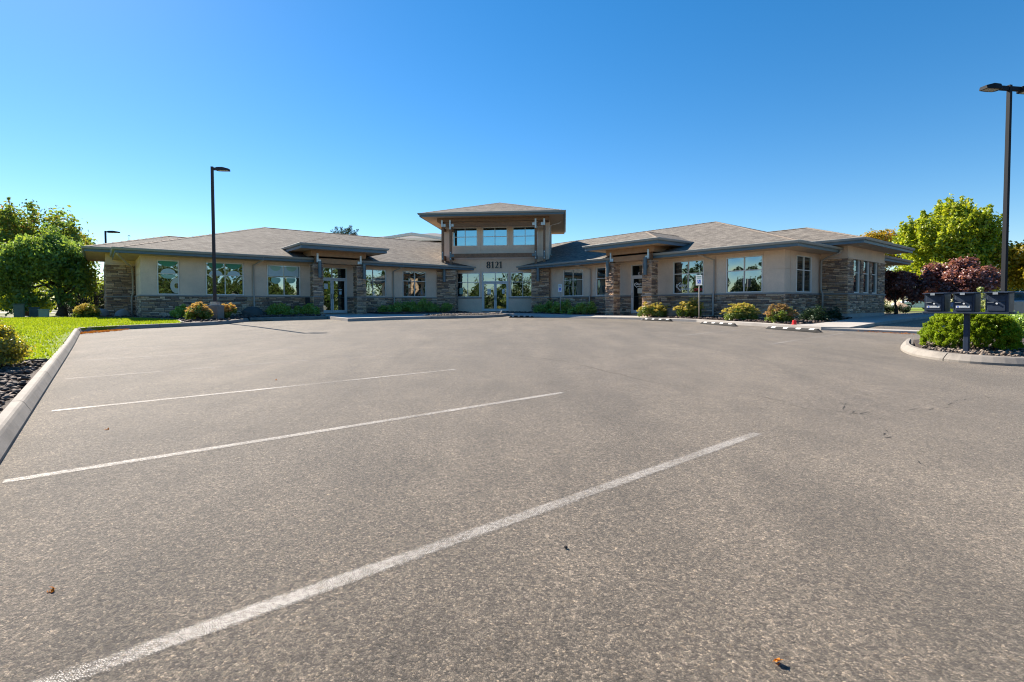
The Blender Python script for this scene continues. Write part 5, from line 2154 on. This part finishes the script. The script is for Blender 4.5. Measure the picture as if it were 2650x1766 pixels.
# ---- mailboxes
mc = W(12.95, 2.0, 0)
PM = Vector((8.62, 9.66, G(9.66) + .13))
ra = R(-6)
FM = Fr(Vector((PM.x, PM.y, 0)), Matrix.Rotation(ra, 3, 'Z') @ -E2, Matrix.Rotation(ra, 3, 'Z') @ -E1)
mbx = empty('mailbox_cluster', PM, 'three dark blue mailboxes on one board and post before the round hedge', 'mailbox')
mb = MB()
mb.bbox(FM, -.04, .04, -.04, .04, PM.z - .3, 1.005, .006)
mb.build('post', MT['boxmetal'], mbx)
mb = MB()
mb.bbox(FM, -.64, .62, -.17, .17, 1.007, 1.04, .006)
mb.build('shelf', MT['boxmetal'], mbx)
for i, s in enumerate((-.46, -.01, .45)):
    w2, dp, h = .152, .19, .352
    z0 = 1.042
    mb = MB()
    # body with a roof sloping to the front
    prof = [(-dp, 0), (dp - .03, 0), (dp - .03, h * .92), (dp - .06, h), (-dp, h)]
    v = [FM.pt(s - w2, d, z0 + z) for d, z in prof] + [FM.pt(s + w2, d, z0 + z) for d, z in prof]
    mb.mesh(v, [(0, 1, 2, 3, 4), (9, 8, 7, 6, 5), (1, 6, 7, 2), (2, 7, 8, 3), (3, 8, 9, 4), (4, 9, 5, 0), (0, 5, 6, 1)])
    bx = mb.build('mailbox', MT['boxmetal'], mbx)
    mb = MB()
    mb.mesh([FM.pt(s + w2 + .002, d, z0 + z) for d, z in prof[:1] + [(dp - .09, 0), (dp - .09, h * .92)] + [(-dp, h * .97)]], [(0, 1, 2, 3)])
    mb.build('side_panel', MT['boxside'], bx)
    mb = MB()
    mb.hexa([FM.pt(s - w2 - .012, dp + .05, z0 + h - .01), FM.pt(s + w2 + .012, dp + .05, z0 + h - .01), FM.pt(s + w2 + .012, -dp - .01, z0 + h + .004), FM.pt(s - w2 - .012, -dp - .01, z0 + h + .004)],
            [FM.pt(s - w2 - .012, dp + .05, z0 + h + .008), FM.pt(s + w2 + .012, dp + .05, z0 + h + .008), FM.pt(s + w2 + .012, -dp - .01, z0 + h + .022), FM.pt(s - w2 - .012, -dp - .01, z0 + h + .022)])
    mb.build('lid', MT['boxmetal'], bx)
    mb = MB()
    mb.bbox(FM, s - w2 + .03, s + w2 - .03, dp - .03, dp - .016, z0 + h * .53, z0 + h * .86, .005)
    mb.build('slot_flap', MT['boxmetal'], bx)
    mb = MB()
    mb.bbox(FM, s - w2 + .03, s + w2 - .03, dp - .03, dp - .014, z0 + .02, z0 + h * .49, .005)
    mb.build('door', MT['boxmetal'], bx)
    mb = MB()
    mb.fbox(FM, s - w2 + .03, s - .03, dp - .03, dp + .004, z0 + h * .495, z0 + h * .52)
    mb.build('slot_edge', MT['steel'], bx)
    mb = MB()
    mb.tube([FM.pt(s + .01, dp - .02, z0 + h * .44), FM.pt(s + .01, dp + .004, z0 + h * .44)], .016, 10)
    mb.build('lock', MT['white'], bx)
    mb = MB()
    mb.fbox(FM, s - .035, s + .035, dp + .049, dp + .054, z0 + h - .035, z0 + h + .006)
    mb.build('latch_plate', MT['steel'], bx)
    if i < 2:
        lb = rect(bx, FM, s - w2 + .045, s + w2 - .06, z0 + h * .21, z0 + h * .325, dp - .009, MT['white'], 'label_plate')
        rect(bx, FM, s - w2 + .06, s - w2 + .085, z0 + h * .235, z0 + h * .30, dp - .007, MT['blue'], 'label_mark')
        for j in range(5):
            a = s - w2 + .10 + j * .026
            rect(bx, FM, a, a + .018, z0 + h * .25, z0 + h * .28, dp - .007, MT['slate'], 'label_mark')

# ---- red cup
cp = WG(20.75, 8.35, .135)
root = empty('plastic_cup', cp, 'small red plastic cup upside down at the tip of the right bed', 'cup')
mb = MB()
mb.tube([cp, cp + Vector((0, 0, .16)), cp + Vector((0, 0, .17))], [.085, .065, .062], 14)
mb.build('cup_body', MT['red'], root, smooth=False)
mb = MB()
mb.tube([cp, cp + Vector((0, 0, .018))], [.094, .092], 14)
mb.build('rim', MT['red'], root)

# ---- small valve cover and marker on the gravel island
v0 = WG(19.7, 26.2, .17)
mb = MB()
mb.tube([v0, v0 + Vector((0, 0, .05)), v0 + Vector((0, 0, .06))], [.25, .24, .2], 12)
tag(mb.build('valve_cover', MT['boulder_tan']), 'flat pinkish round valve cover on the gravel island', 'valve cover')
v0 = WG(20.3, 26.15, .16)
mb = MB()
mb.tube([v0, v0 + Vector((.03, 0, .12)), v0 + Vector((.08, 0, .2))], [.03, .03, .045], 8)
tag(mb.build('ground_spotlight', MT['white']), 'small white ground spotlight at the right tip of the gravel island', 'spotlight')


# ---- utility cabinets left
def cabinet(name, label, x, y, w, dpt, z0, z1, mat, rot):
    root = empty(name, (x, y, z0), label, 'utility box')
    root.rotation_euler = (0, 0, 0)
    fr = Fr(Vector((x, y, 0)), Vector((math.cos(rot), math.sin(rot), 0)), Vector((math.sin(rot), -math.cos(rot), 0)))
    mb = MB()
    mb.bbox(fr, -w / 2, w / 2, -dpt, 0, z0, z1 - .05, .02)
    mb.build('cabinet', mat, root)
    mb = MB()
    mb.bbox(fr, -w / 2 - .03, w / 2 + .03, -dpt - .03, .03, z1 - .048, z1, .012)
    mb.build('lid', mat, root)
    mb = MB()
    mb.bbox(fr, -w / 2 + .05, w / 2 - .05, .002, .012, z0 + .08, z1 - .1, .004)
    mb.build('door', mat, root)
    return root


cabinet('utility_box', 'tallest dark green utility cabinet, left one of the row by the street', -27.05, 28.0, .44, .40, .33, 1.33, MT['greybox'], .76)
cabinet('utility_box', 'lower dark green utility cabinet beside the tallest one', -27.15, 29.0, .44, .42, .35, 1.14, MT['greybox'], .76)
cabinet('utility_box', 'pale green low utility box at the right end of the cabinet row', -26.15, 28.5, .44, .36, .36, 1.03, MT['palegreen'], .76)


# ---- cars
def car(name, label, x, y, rot, mat, L=4.6, Hh=1.45):
    root = empty(name, (0, 0, 0), label, 'car', 'parked cars')
    hw_ = .9
    prof = [(-L / 2, .35), (-L / 2 - .02, .62), (-L / 2 + .1, .88), (-L / 2 + .75, .95), (L / 2 - 1.25, .95), (L / 2 - .35, .82), (L / 2, .62), (L / 2 - .03, .32), (L / 2 - .35, .22), (-L / 2 + .3, .22)]
    mb = MB()
    n = len(prof)
    secs = []
    for yy, k, dz in ((-hw_, .95, .0), (-hw_ * .97, 1.0, .0), (hw_ * .97, 1.0, 0), (hw_, .95, 0)):
        secs.append([(a * (1 if k == 1 else .985), yy, b if k == 1 else .22 + (b - .22) * .93) for a, b in prof])
    v = [p for s_ in secs for p in s_]
    f = []
    for i in range(3):
        for k in range(n):
            f.append((i * n + k, i * n + (k + 1) % n, (i + 1) * n + (k + 1) % n, (i + 1) * n + k))
    f += [tuple(reversed(range(n))), tuple(range(3 * n, 4 * n))]
    mb.mesh(v, f)
    mb.build('body', mat, root, local=True)
    cab = [(-L / 2 + .55, .94), (-L / 2 + 1.15, Hh), (L / 2 - 2.2, Hh), (L / 2 - 1.25, .94)]
    mb = MB()
    v = [(a, -hw_ * (.95 if b < 1 else .74), b) for a, b in cab] + [(a, hw_ * (.95 if b < 1 else .74), b) for a, b in cab]
    mb.mesh(v, [(1, 2, 6, 5)])
    # pillars and roof rails
    for sg in (0, 4):
        for i, j in ((0, 1), (2, 3)):
            mb.tube([v[sg + i], v[sg + j]], .035, 5)
        mb.tube([v[sg + 1], v[sg + 2]], .04, 5)
        m0 = Vector(v[sg + 1]).lerp(Vector(v[sg + 2]), .5)
        m1 = Vector(v[sg + 0]).lerp(Vector(v[sg + 3]), .52)
        mb.tube([m0, m1], .04, 5)
    mb.build('roof', mat, root, local=True)
    mb = MB()
    q = [Vector(p) - Vector((0, 0, .012)) for p in v]
    mb.mesh(q, [(0, 1, 2, 3), (7, 6, 5, 4)])
    mb.build('side_window', MT['carglass'], root, local=True)
    mb = MB()
    mb.face([q[2], q[6], q[7], q[3]])
    mb.build('windscreen', MT['carglass'], root, local=True)
    mb = MB()
    mb.face([q[0], q[4], q[5], q[1]])
    mb.build('rear_window', MT['carglass'], root, local=True)
    for sx in (-L / 2 + .85, L / 2 - .85):
        for sg in (-1, 1):
            mb = MB()
            mb.tube([(sx, sg * .70, .33), (sx, sg * .905, .33), (sx, sg * .915, .33)], [.33, .33, .30], 18)
            wv_ = mb.build('wheel', MT['tyre'], root, local=True)
            mb = MB()
            mb.tube([(sx, sg * .90, .33), (sx, sg * .93, .33)], [.21, .19], 12)
            for k in range(5):
                a = k * 1.2566
                mb.tube([(sx, sg * .935, .33), (sx + .2 * math.cos(a), sg * .925, .33 + .2 * math.sin(a))], .025, 4)
            mb.build('rim', MT['rim'], wv_, local=True)
    for sg in (-1, 1):
        mb = MB()
        mb.tube([(L / 2 - .06, sg * .62, .66), (L / 2 + .005, sg * .62, .65)], [.13, .11], 8)
        mb.build('headlight', MT['headlight'], root, local=True)
        mb = MB()
        mb.box(-L / 2 - .03, -L / 2 + .02, sg * .68 - .14, sg * .68 + .14, .66, .80)
        mb.build('tail_light', MT['red'], root, local=True)
    root.location = (x, y, G(y) + .0)
    root.rotation_euler = (0, 0, rot)
    return root


car('parked_car', 'silver blue car parked behind the mailboxes, its wheel at the frame edge', 27.75, 29.6, R(172), MT['car_silver'], 4.6, 1.43)
car('parked_car', 'far white car beyond the boulder and lawn', 47.6, 60, R(175), MT['car_white'])
car('parked_car', 'far white car half hidden between the first two mailboxes', 52.5, 58, R(175), MT['car_white'])

# ================================================================== PLANTS
rg = np.random.default_rng(5)
# left maple with red tips
C, rad = crown_blobs((-36.0, 38, 5.0), (5.0, 4.2, 3.4), 46, .26, 101)
ex = np.array([[-35.6, 38, 8.55], [-35.7, 38, 7.9], [-38.3, 38, 7.6], [-33.2, 37.8, 7.0], [-31.6, 37.5, 5.8], [-30.9, 37.4, 5.2], [-40.4, 37.8, 8.1], [-36.9, 38, 7.6]])
e2, r2 = sprays((-36, 38, 5.0), (4.4, 4, 3.0), 40, 172, .4, 1.0, .36, .15)
C = np.concatenate([C, ex, e2])
rad = np.concatenate([rad, [.45, .75, .7, .8, .7, .5, .6, .8], r2])
tree('maple_tree', 'tall dark green maple with reddish tips at the left edge behind the weeping tree', 'tree', (-36.5, 38.3, .4), C, rad, MT['l_red'], 17000, .26, 102, .2, (-36, 38, 6.5))
# weeping green tree
C, rad = crown_blobs((-29.9, 33, 3.6), (2.9, 2.4, 2.4), 90, .3, 103)
ex = np.array([[-29.6, 33, 5.9], [-27.3, 32.5, 3.0], [-27.2, 32.4, 2.3], [-28.5, 32, 1.9], [-30.5, 32, 1.75], [-31.8, 32.2, 2.0], [-32.4, 32.5, 3.2], [-31.2, 32.4, 1.3], [-30.4, 32.0, 1.35], [-29.9, 32.3, 1.7], [-28.0, 32.2, 1.6], [-31.9, 32.6, 1.2], [-30.8, 32.2, 2.2]])
C = np.concatenate([C, ex])
rad = np.concatenate([rad, [.6, .6, .5, .55, .6, .55, .6, .5, .5, .5, .5, .55, .6]])
tree('weeping_tree', 'dense rounded green tree with a thick grey trunk left of the building', 'tree', (-29.3, 33.2, .55), C, rad, MT['l_weep'], 30000, .2, 104, .26, (-29.6, 33.2, 3.2), droop=1.2, n_l=16)
# lighter tree at the left frame edge
C, rad = crown_blobs((-33.6, 32, 3.3), (2.0, 2.0, 2.1), 30, .3, 105)
tree('young_tree', 'lighter yellow green tree cut by the left frame edge', 'tree', (-33.8, 32.2, .5), C, rad, MT['l_maple'], 11000, .2, 106, .12, (-33.6, 32.2, 3))
# dark spruce by the left corner


def conifer(name, label, base, h, r, mat, n, size, seed, group=None, tiers=14):
    rg_ = np.random.default_rng(seed)
    Cc, rr_ = [], []
    for i in range(tiers):
        f = i / (tiers - 1)
        rad_ = r * (1 - f) ** .85 + .08
        k = max(3, int(9 * (1 - f)))
        for j in range(k):
            a = 2 * math.pi * (j / k) + i * 1.3 + rg_.normal() * .2
            m = rg_.uniform(.5, 1.0)
            Cc.append((base[0] + rad_ * m * math.cos(a), base[1] + rad_ * m * math.sin(a), base[2] + .12 * h + f * h * .86 - .12 * rad_ * m))
            rr_.append(max(.12, rad_ * .36))
    Cc, rr_ = np.array(Cc), np.array(rr_)
    t = empty(name, base, label, 'tree', group)
    mb_ = MB()
    mb_.tube([base, (base[0], base[1], base[2] + h * .97)], [r * .09 + .03, .02], 7)
    mb_.build('trunk', MT['bark'], t)
    V_, F_ = leaf_arrays(Cc, rr_, n, size, seed, shell=.2, outward=.4, upb=.5, aspect=.3, zsq=.5)
    arrays_mesh('crown', V_, F_, mat, t)
    return t


conifer('spruce_tree', 'dark blue spruce between the weeping tree and the stone end wall', (-32.6, 40.0, .5), 3.9, 1.9, MT['l_spruce'], 7000, .16, 111)
# pine tops beyond the ridge
for i, (x, z, r_) in enumerate(((-23.9, 11.2, 1.0), (-23.1, 11.7, .9), (-22.3, 11.5, .9), (-21.5, 11.8, 1.0))):
    pass
C, rad = [], []
for x, z in ((-24.2, 11.3), (-23.7, 11.9), (-23.0, 11.4), (-22.5, 11.7), (-21.9, 11.9), (-21.3, 11.5), (-23.3, 10.9), (-22, 10.9), (-23.9, 10.5), (-21.4, 10.6)):
    for j in range(4):
        C.append((x + rg.normal() * .1, 70 + rg.normal() * .6, z - j * .32))
        rad.append(.22 + .07 * j)
tree('pine_tree', 'pine top with upright tufts showing above the left roof ridge', 'tree', (-22.8, 70, .5), np.array(C), np.array(rad), MT['l_conifer'], 3600, .26, 112, .3, (-22.8, 70, 10.5), aspect=.22)
conifer('spruce_tree', 'tiny spruce tip poking over the far left roof hip', (-52.3, 70, .5), 10.5, 2.2, MT['l_spruce'], 1800, .3, 113)
# big yellow green maple at right
C, rad = crown_blobs((38.4, 45, 5.3), (3.9, 4.0, 4.6), 110, .25, 121)
ex, er = sprays((38.4, 45, 5.3), (4.0, 4.0, 4.7), 70, 171, .4, 1.1, .42, .1)
C = np.concatenate([C, ex])
rad = np.concatenate([rad, er])
tree('maple_tree', 'large rounded yellow green maple right of the building', 'tree', (38.4, 45.3, .5), C, rad, MT['l_maple'], 42000, .27, 122, .2, (38.5, 45, 7), n_l=18)
C, rad = crown_blobs((46.2, 65, 7.5), (3.0, 3.2, 3.6), 40, .26, 123)
tree('maple_tree', 'orange tinted maple peeking over the right end of the roof', 'tree', (46.4, 65, .5), C, rad, MT['l_orange'], 8000, .26, 124, .2, (46.3, 65, 8))
C, rad = crown_blobs((28.6, 33, 2.6), (2.35, 2.0, 1.35), 54, .27, 125)
tree('plum_tree', 'wide purple leaved plum tree above the middle and right mailboxes', 'tree', (29.3, 33.6, .47), C, rad, MT['l_plum'], 20000, .17, 126, .1, (29.2, 33.3, 2.4), group='purple leaved trees', n_l=16, upb=.6)
C, rad = crown_blobs((26.0, 34.5, 2.3), (1.45, 1.4, 1.3), 30, .3, 127)
tree('plum_tree', 'smaller purple leaved plum tree against the right end of the building', 'tree', (26.1, 34.7, .5), C, rad, MT['l_plum'], 12000, .17, 128, .09, (26, 34.6, 2.2), group='purple leaved trees')
C, rad = crown_blobs((41.2, 40, 3.9), (2.7, 2.4, 3.0), 36, .28, 129)
tree('young_tree', 'golden yellow tree at the right frame edge behind the lamp post', 'tree', (41.2, 40.2, .5), C, rad, MT['l_gold'], 13000, .24, 130, .12, (41.2, 40, 4))
conifer('conifer_tree', 'tall dark conifer at the right frame edge', (57.5, 55, .5), 12.0, 4.2, MT['l_conifer'], 9000, .4, 131)
# more trees that close the view at both sides
C, rad = crown_blobs((52, 62, 4.6), (6, 3, 3.6), 40, .26, 132)
tree('broad_tree', 'mid green tree beyond the white cars at the right', 'tree', (52, 62, .5), C, rad, MT['l_weep'], 7000, .3, 133, .2, (52, 62, 4))
for i, (x, y, r_, z, lab) in enumerate(((-52, 62, 3.2, 2.6, 'far rounded green tree by the street, seen under the weeping tree'), (-45, 47, 2.0, 1.3, 'sunlit yellow green shrub beyond the utility boxes'), (-61, 70, 4.0, 3.2, 'far green tree by the street at the left frame edge'))):
    C, rad = crown_blobs((x, y, z + .4), (r_, r_, z), 24, .33, 140 + i)
    tree('broad_tree' if r_ > 2.5 else 'young_tree', lab, 'tree', (x, y, .5), C, rad, MT['l_maple'], 4200, .24, 150 + i, .12, (x, y, z))

# ---- shrubs along the fronts
GB = 'green bushes along the building'
SD = 'yellow flowering shrubs along the building'


def gb(p, q, z, rx, h, seed, label, mat='l_bush', n=5200, size=.085):
    return shrub('green_bush', label, tuple(W(p, q, z)), rx * 1.12, rx * .9, h * 1.12, MT[mat], n, size, seed, group=GB, cat='bush')


gb(3.07, 29.5, .63, .42, .66, 201, 'small dark green bush under the left wing just left of the orange shrub')
gb(8.12, 31.3, .62, .84, .80, 202, 'broad green bush left of the left glass doors, beside the dark rock')
gb(9.55, 31.3, .62, .72, .80, 203, 'green bush next to the pier left of the left glass doors')
gb(15.12, 31.2, .65, .80, .76, 204, 'green bush under the downspout between the two glass entrances')
gb(16.72, 31.1, .66, .98, .94, 205, 'tallest bright green bush in the row left of the main doors')
gb(18.32, 30.6, .65, 1.0, .74, 206, 'green bush against the left tower pier')
gb(23.9, 25.74, .57, .95, .86, 207, 'green bush against the right tower pier')
gb(23.75, 23.95, .57, .78, .84, 208, 'green bush round the parking sign right of the main doors')
gb(23.75, 22.2, .57, 1.02, .84, 209, 'green bush below the downspout right of the main doors, last of its row')
gb(24.4, 9.15, .44, .70, .66, 210, 'dark green bush in the shade of the right wing end', 'l_dark', 3800, .06)
gb(26.4, 8.98, .46, .52, .56, 211, 'low dark green bush against the tall stone wall at the right end', 'l_dark', 2600, .06)


def sd(p, q, z, rx, h, seed, label, fm, nf=170):
    nf = int(nf * 1.35)
    return shrub('flowering_shrub', label, tuple(W(p, q, z)), rx, rx * .8, h, MT['l_sedum'], 4600, .08, seed, flowers=MT[fm], group=SD, nf=nf)


sd(3.53, 26.6, .55, .66, .74, 221, 'orange flowering shrub left of the lamp base', 'f_orange')
sd(4.82, 27.55, .60, .42, .68, 222, 'small orange flowering shrub right of the lamp base', 'f_orange', 70)
sd(-.4, 34.8, .58, .66, .70, 223, 'yellow green flowering shrub at the edge of the lawn left of the grey boulders', 'f_yellow')
sd(23.5, 16.7, .55, .86, .74, 224, 'yellow flowering shrub at the foot of the stone pier by the right door', 'f_yellow', 130)
sd(23.75, 14.75, .57, .80, .92, 225, 'tall yellow flowering shrub behind the parking sign', 'f_yellow', 140)
sd(22.9, 11.52, .48, .80, .80, 226, 'round yellow flowering shrub standing alone below the big right window', 'f_yellow', 150)
sd(22.2, 9.43, .40, .74, .74, 227, 'browning flowering shrub behind the red cup', 'f_brown', 130)

# boulders
boulder('boulder', 'rounded grey boulder before the stone end wall at the left', W(1.06, 35.0, .66), (.36, .32, .36), MT['boulder_grey'], 301, 'boulders in the beds')
boulder('boulder', 'grey boulder half behind the yellow green shrub at the left', W(.15, 35.8, .70), (.40, .32, .40), MT['boulder_grey'], 302, 'boulders in the beds')
boulder('boulder', 'dark angular rock under the downspout by the left wing', W(6.80, 31.55, .68), (.62, .36, .46), MT['boulder_dark'], 306, 'boulders in the beds')
boulder('boulder', 'pinkish tan boulder between the two yellow shrubs by the right door', W(24.5, 16.05, .62), (.30, .52, .40), MT['boulder_tan'], 304, 'boulders in the beds')
boulder('boulder', 'large tan boulder on the far lawn before the white car', (34.4, 45, .75), (.85, .6, .75), MT['boulder_tan'], 305)

# left foreground euonymus
shrub('euonymus_bush', 'yellow green variegated bush cut by the left frame edge', (-7.95, 7.75, G(7.7) + .11), .58, .52, .98, MT['l_euon'], 9500, .04, 231, cat='bush', k=70, shell=.35)
# mailbox island plants
yb = Vector((9.50, 10.60, G(10.95) + .13))
C, rad = [], []
rg = np.random.default_rng(9)
for _ in range(1000):
    a = rg.uniform(0, 2 * math.pi)
    e = math.asin(rg.uniform(0.0, 1.0))
    k = rg.uniform(.88, .97) if rg.random() < .75 else rg.uniform(.5, .9)
    C.append((yb.x + .83 * k * math.cos(a) * math.cos(e), yb.y + .80 * k * math.sin(a) * math.cos(e), yb.z + .30 + .50 * k * math.sin(e) - (.30 * rg.random() if e < .6 else 0)))
    rad.append(rg.uniform(.035, .06))
t = empty('yew_bush', yb, 'broad clipped bright green bush behind the mailbox post', 'bush')
mb = MB()
for i in range(12):
    a = i * .5236
    mb.tube([(yb.x + .05 * math.cos(a), yb.y + .05 * math.sin(a), yb.z - .05), (yb.x + .5 * math.cos(a), yb.y + .4 * math.sin(a), yb.z + .35)], [.02, .008], 5)
mb.build('stems', MT['bark'], t)
V, F = leaf_arrays(np.array(C), np.array(rad), 130000, .03, 232, shell=.3, outward=.8, upb=.5, aspect=.45)
arrays_mesh('foliage', V, F, MT['l_yew'], t)
shrub('green_bush', 'darker green bush behind the clipped bush at the right frame edge', (13.1, 13.6, G(13.6) + .1), .95, .8, .72, MT['l_bush'], 5200, .06, 233, group=GB, cat='bush', k=40)
shrub('variegated_shrub', 'narrow upright cream and green shrub seen between the second and third mailboxes', (15.75, 17.0, G(17) + .0), .36, .3, 1.75, MT['l_vari'], 4200, .065, 234, cat='shrub', k=46)
C, rad = [], []
for i in range(26):
    C.append((26.9 + rg.uniform(-.85, .85), 36 + rg.uniform(-.4, .4), .62 + rg.uniform(.05, .40)))
    rad.append(.2)
hg = empty('low_hedge', (26.9, 36, .5), 'low dark clipped hedge right of the building end', 'hedge')
mb = MB()
for i in range(5):
    mb.tube([(26.2 + i * .35, 36, .45), (26.2 + i * .35, 36, .95)], [.02, .008], 5)
mb.build('stems', MT['bark'], hg)
V, F = leaf_arrays(np.array(C), np.array(rad), 5000, .07, 235, shell=.3)
arrays_mesh('foliage', V, F, MT['l_dark'], hg)

# the wood that faces the building (it shows in the window glass)
C, rad = [], []
rg = np.random.default_rng(77)
for i in range(124):
    az = R(62 + i * 2.55) if i < 90 else R(102 + (i - 90) * 1.8)    # from the right, round behind the lot, to the left
    dist = rg.uniform(40, 60) if i < 90 else rg.uniform(36, 44)
    x, y = dist * math.sin(az), dist * math.cos(az)
    h = rg.choice([6.0, 8.0, 11.0, 14.0]) * rg.uniform(.8, 1.15)
    w = rg.uniform(2.0, 3.2)
    for j in range(16):
        f = j / 15
        r_ = (1 - f) ** .8 * w + .25
        C.append((x + rg.normal() * r_ * .45, y + rg.normal() * r_ * .45, .6 + f * h))
        rad.append(r_ * .75)
V, F = leaf_arrays(np.array(C), np.array(rad), 150000, .6, 78, shell=.2)
tag(arrays_mesh('treeline', V, F, MT['l_wood']), 'wood facing the building, seen mirrored in its windows', 'wood', kind='stuff')

# far wood that closes the view under the trees at both sides
C, rad = [], []
for i in range(70):
    x = rg.uniform(-120, -46) if i < 42 else rg.uniform(62, 130)
    y = rg.uniform(78, 96) if i < 42 else rg.uniform(85, 110)
    h = rg.uniform(2.5, 5.5)
    for j in range(9):
        C.append((x + rg.normal() * 1.5, y + rg.normal() * 1.0, .5 + rg.random() * h))
        rad.append(rg.uniform(.8, 1.6))
V, F = leaf_arrays(np.array(C), np.array(rad), 36000, .5, 79, shell=.2)
tag(arrays_mesh('far_wood', V, F, MT['l_wood']), 'far wood along the street behind the trees', 'wood', kind='stuff')

# ---- neighbour house behind the left wing
hn = empty('neighbour_house', (-13, 76, .5), 'grey roofed neighbouring house with white trim showing over the left roof ridge', 'house')
mb = MB()
mb.box(-20.0, -5, 73, 84, .5, 10.2)
mb.build('wall', MT['house'], hn)
mb = MB()
zt, zl = 12.15, 10.5
mb.hexa([(-22.5, 71.5, zl), (-3.5, 71.5, zl), (-3.5, 85, zl), (-22.5, 85, zl)], [(-12.4, 78, zt), (-11.6, 78, zt), (-11.6, 78.6, zt), (-12.4, 78.6, zt)])
mb.build('roof', MT['house_roof'], hn)
mb = MB()
mb.box(-22.6, -3.4, 71.35, 71.49, zl - .3, zl + .03)
mb.build('fascia', MT['trim'], hn)
mb = MB()
mb.hexa([(-17.5, 70.0, 10.2), (-13.7, 70.0, 10.75), (-13.7, 70.4, 10.75), (-17.5, 70.4, 10.2)], [(-17.5, 70.0, 10.55), (-13.7, 70.0, 11.15), (-13.7, 70.4, 11.15), (-17.5, 70.4, 10.55)])
mb.hexa([(-13.69, 70.0, 10.75), (-7.5, 70.0, 9.9), (-7.5, 70.4, 9.9), (-13.69, 70.4, 10.75)], [(-13.69, 70.0, 11.15), (-7.5, 70.0, 10.2), (-7.5, 70.4, 10.2), (-13.69, 70.4, 11.15)])
mb.build('gable_trim', MT['trim'], hn)
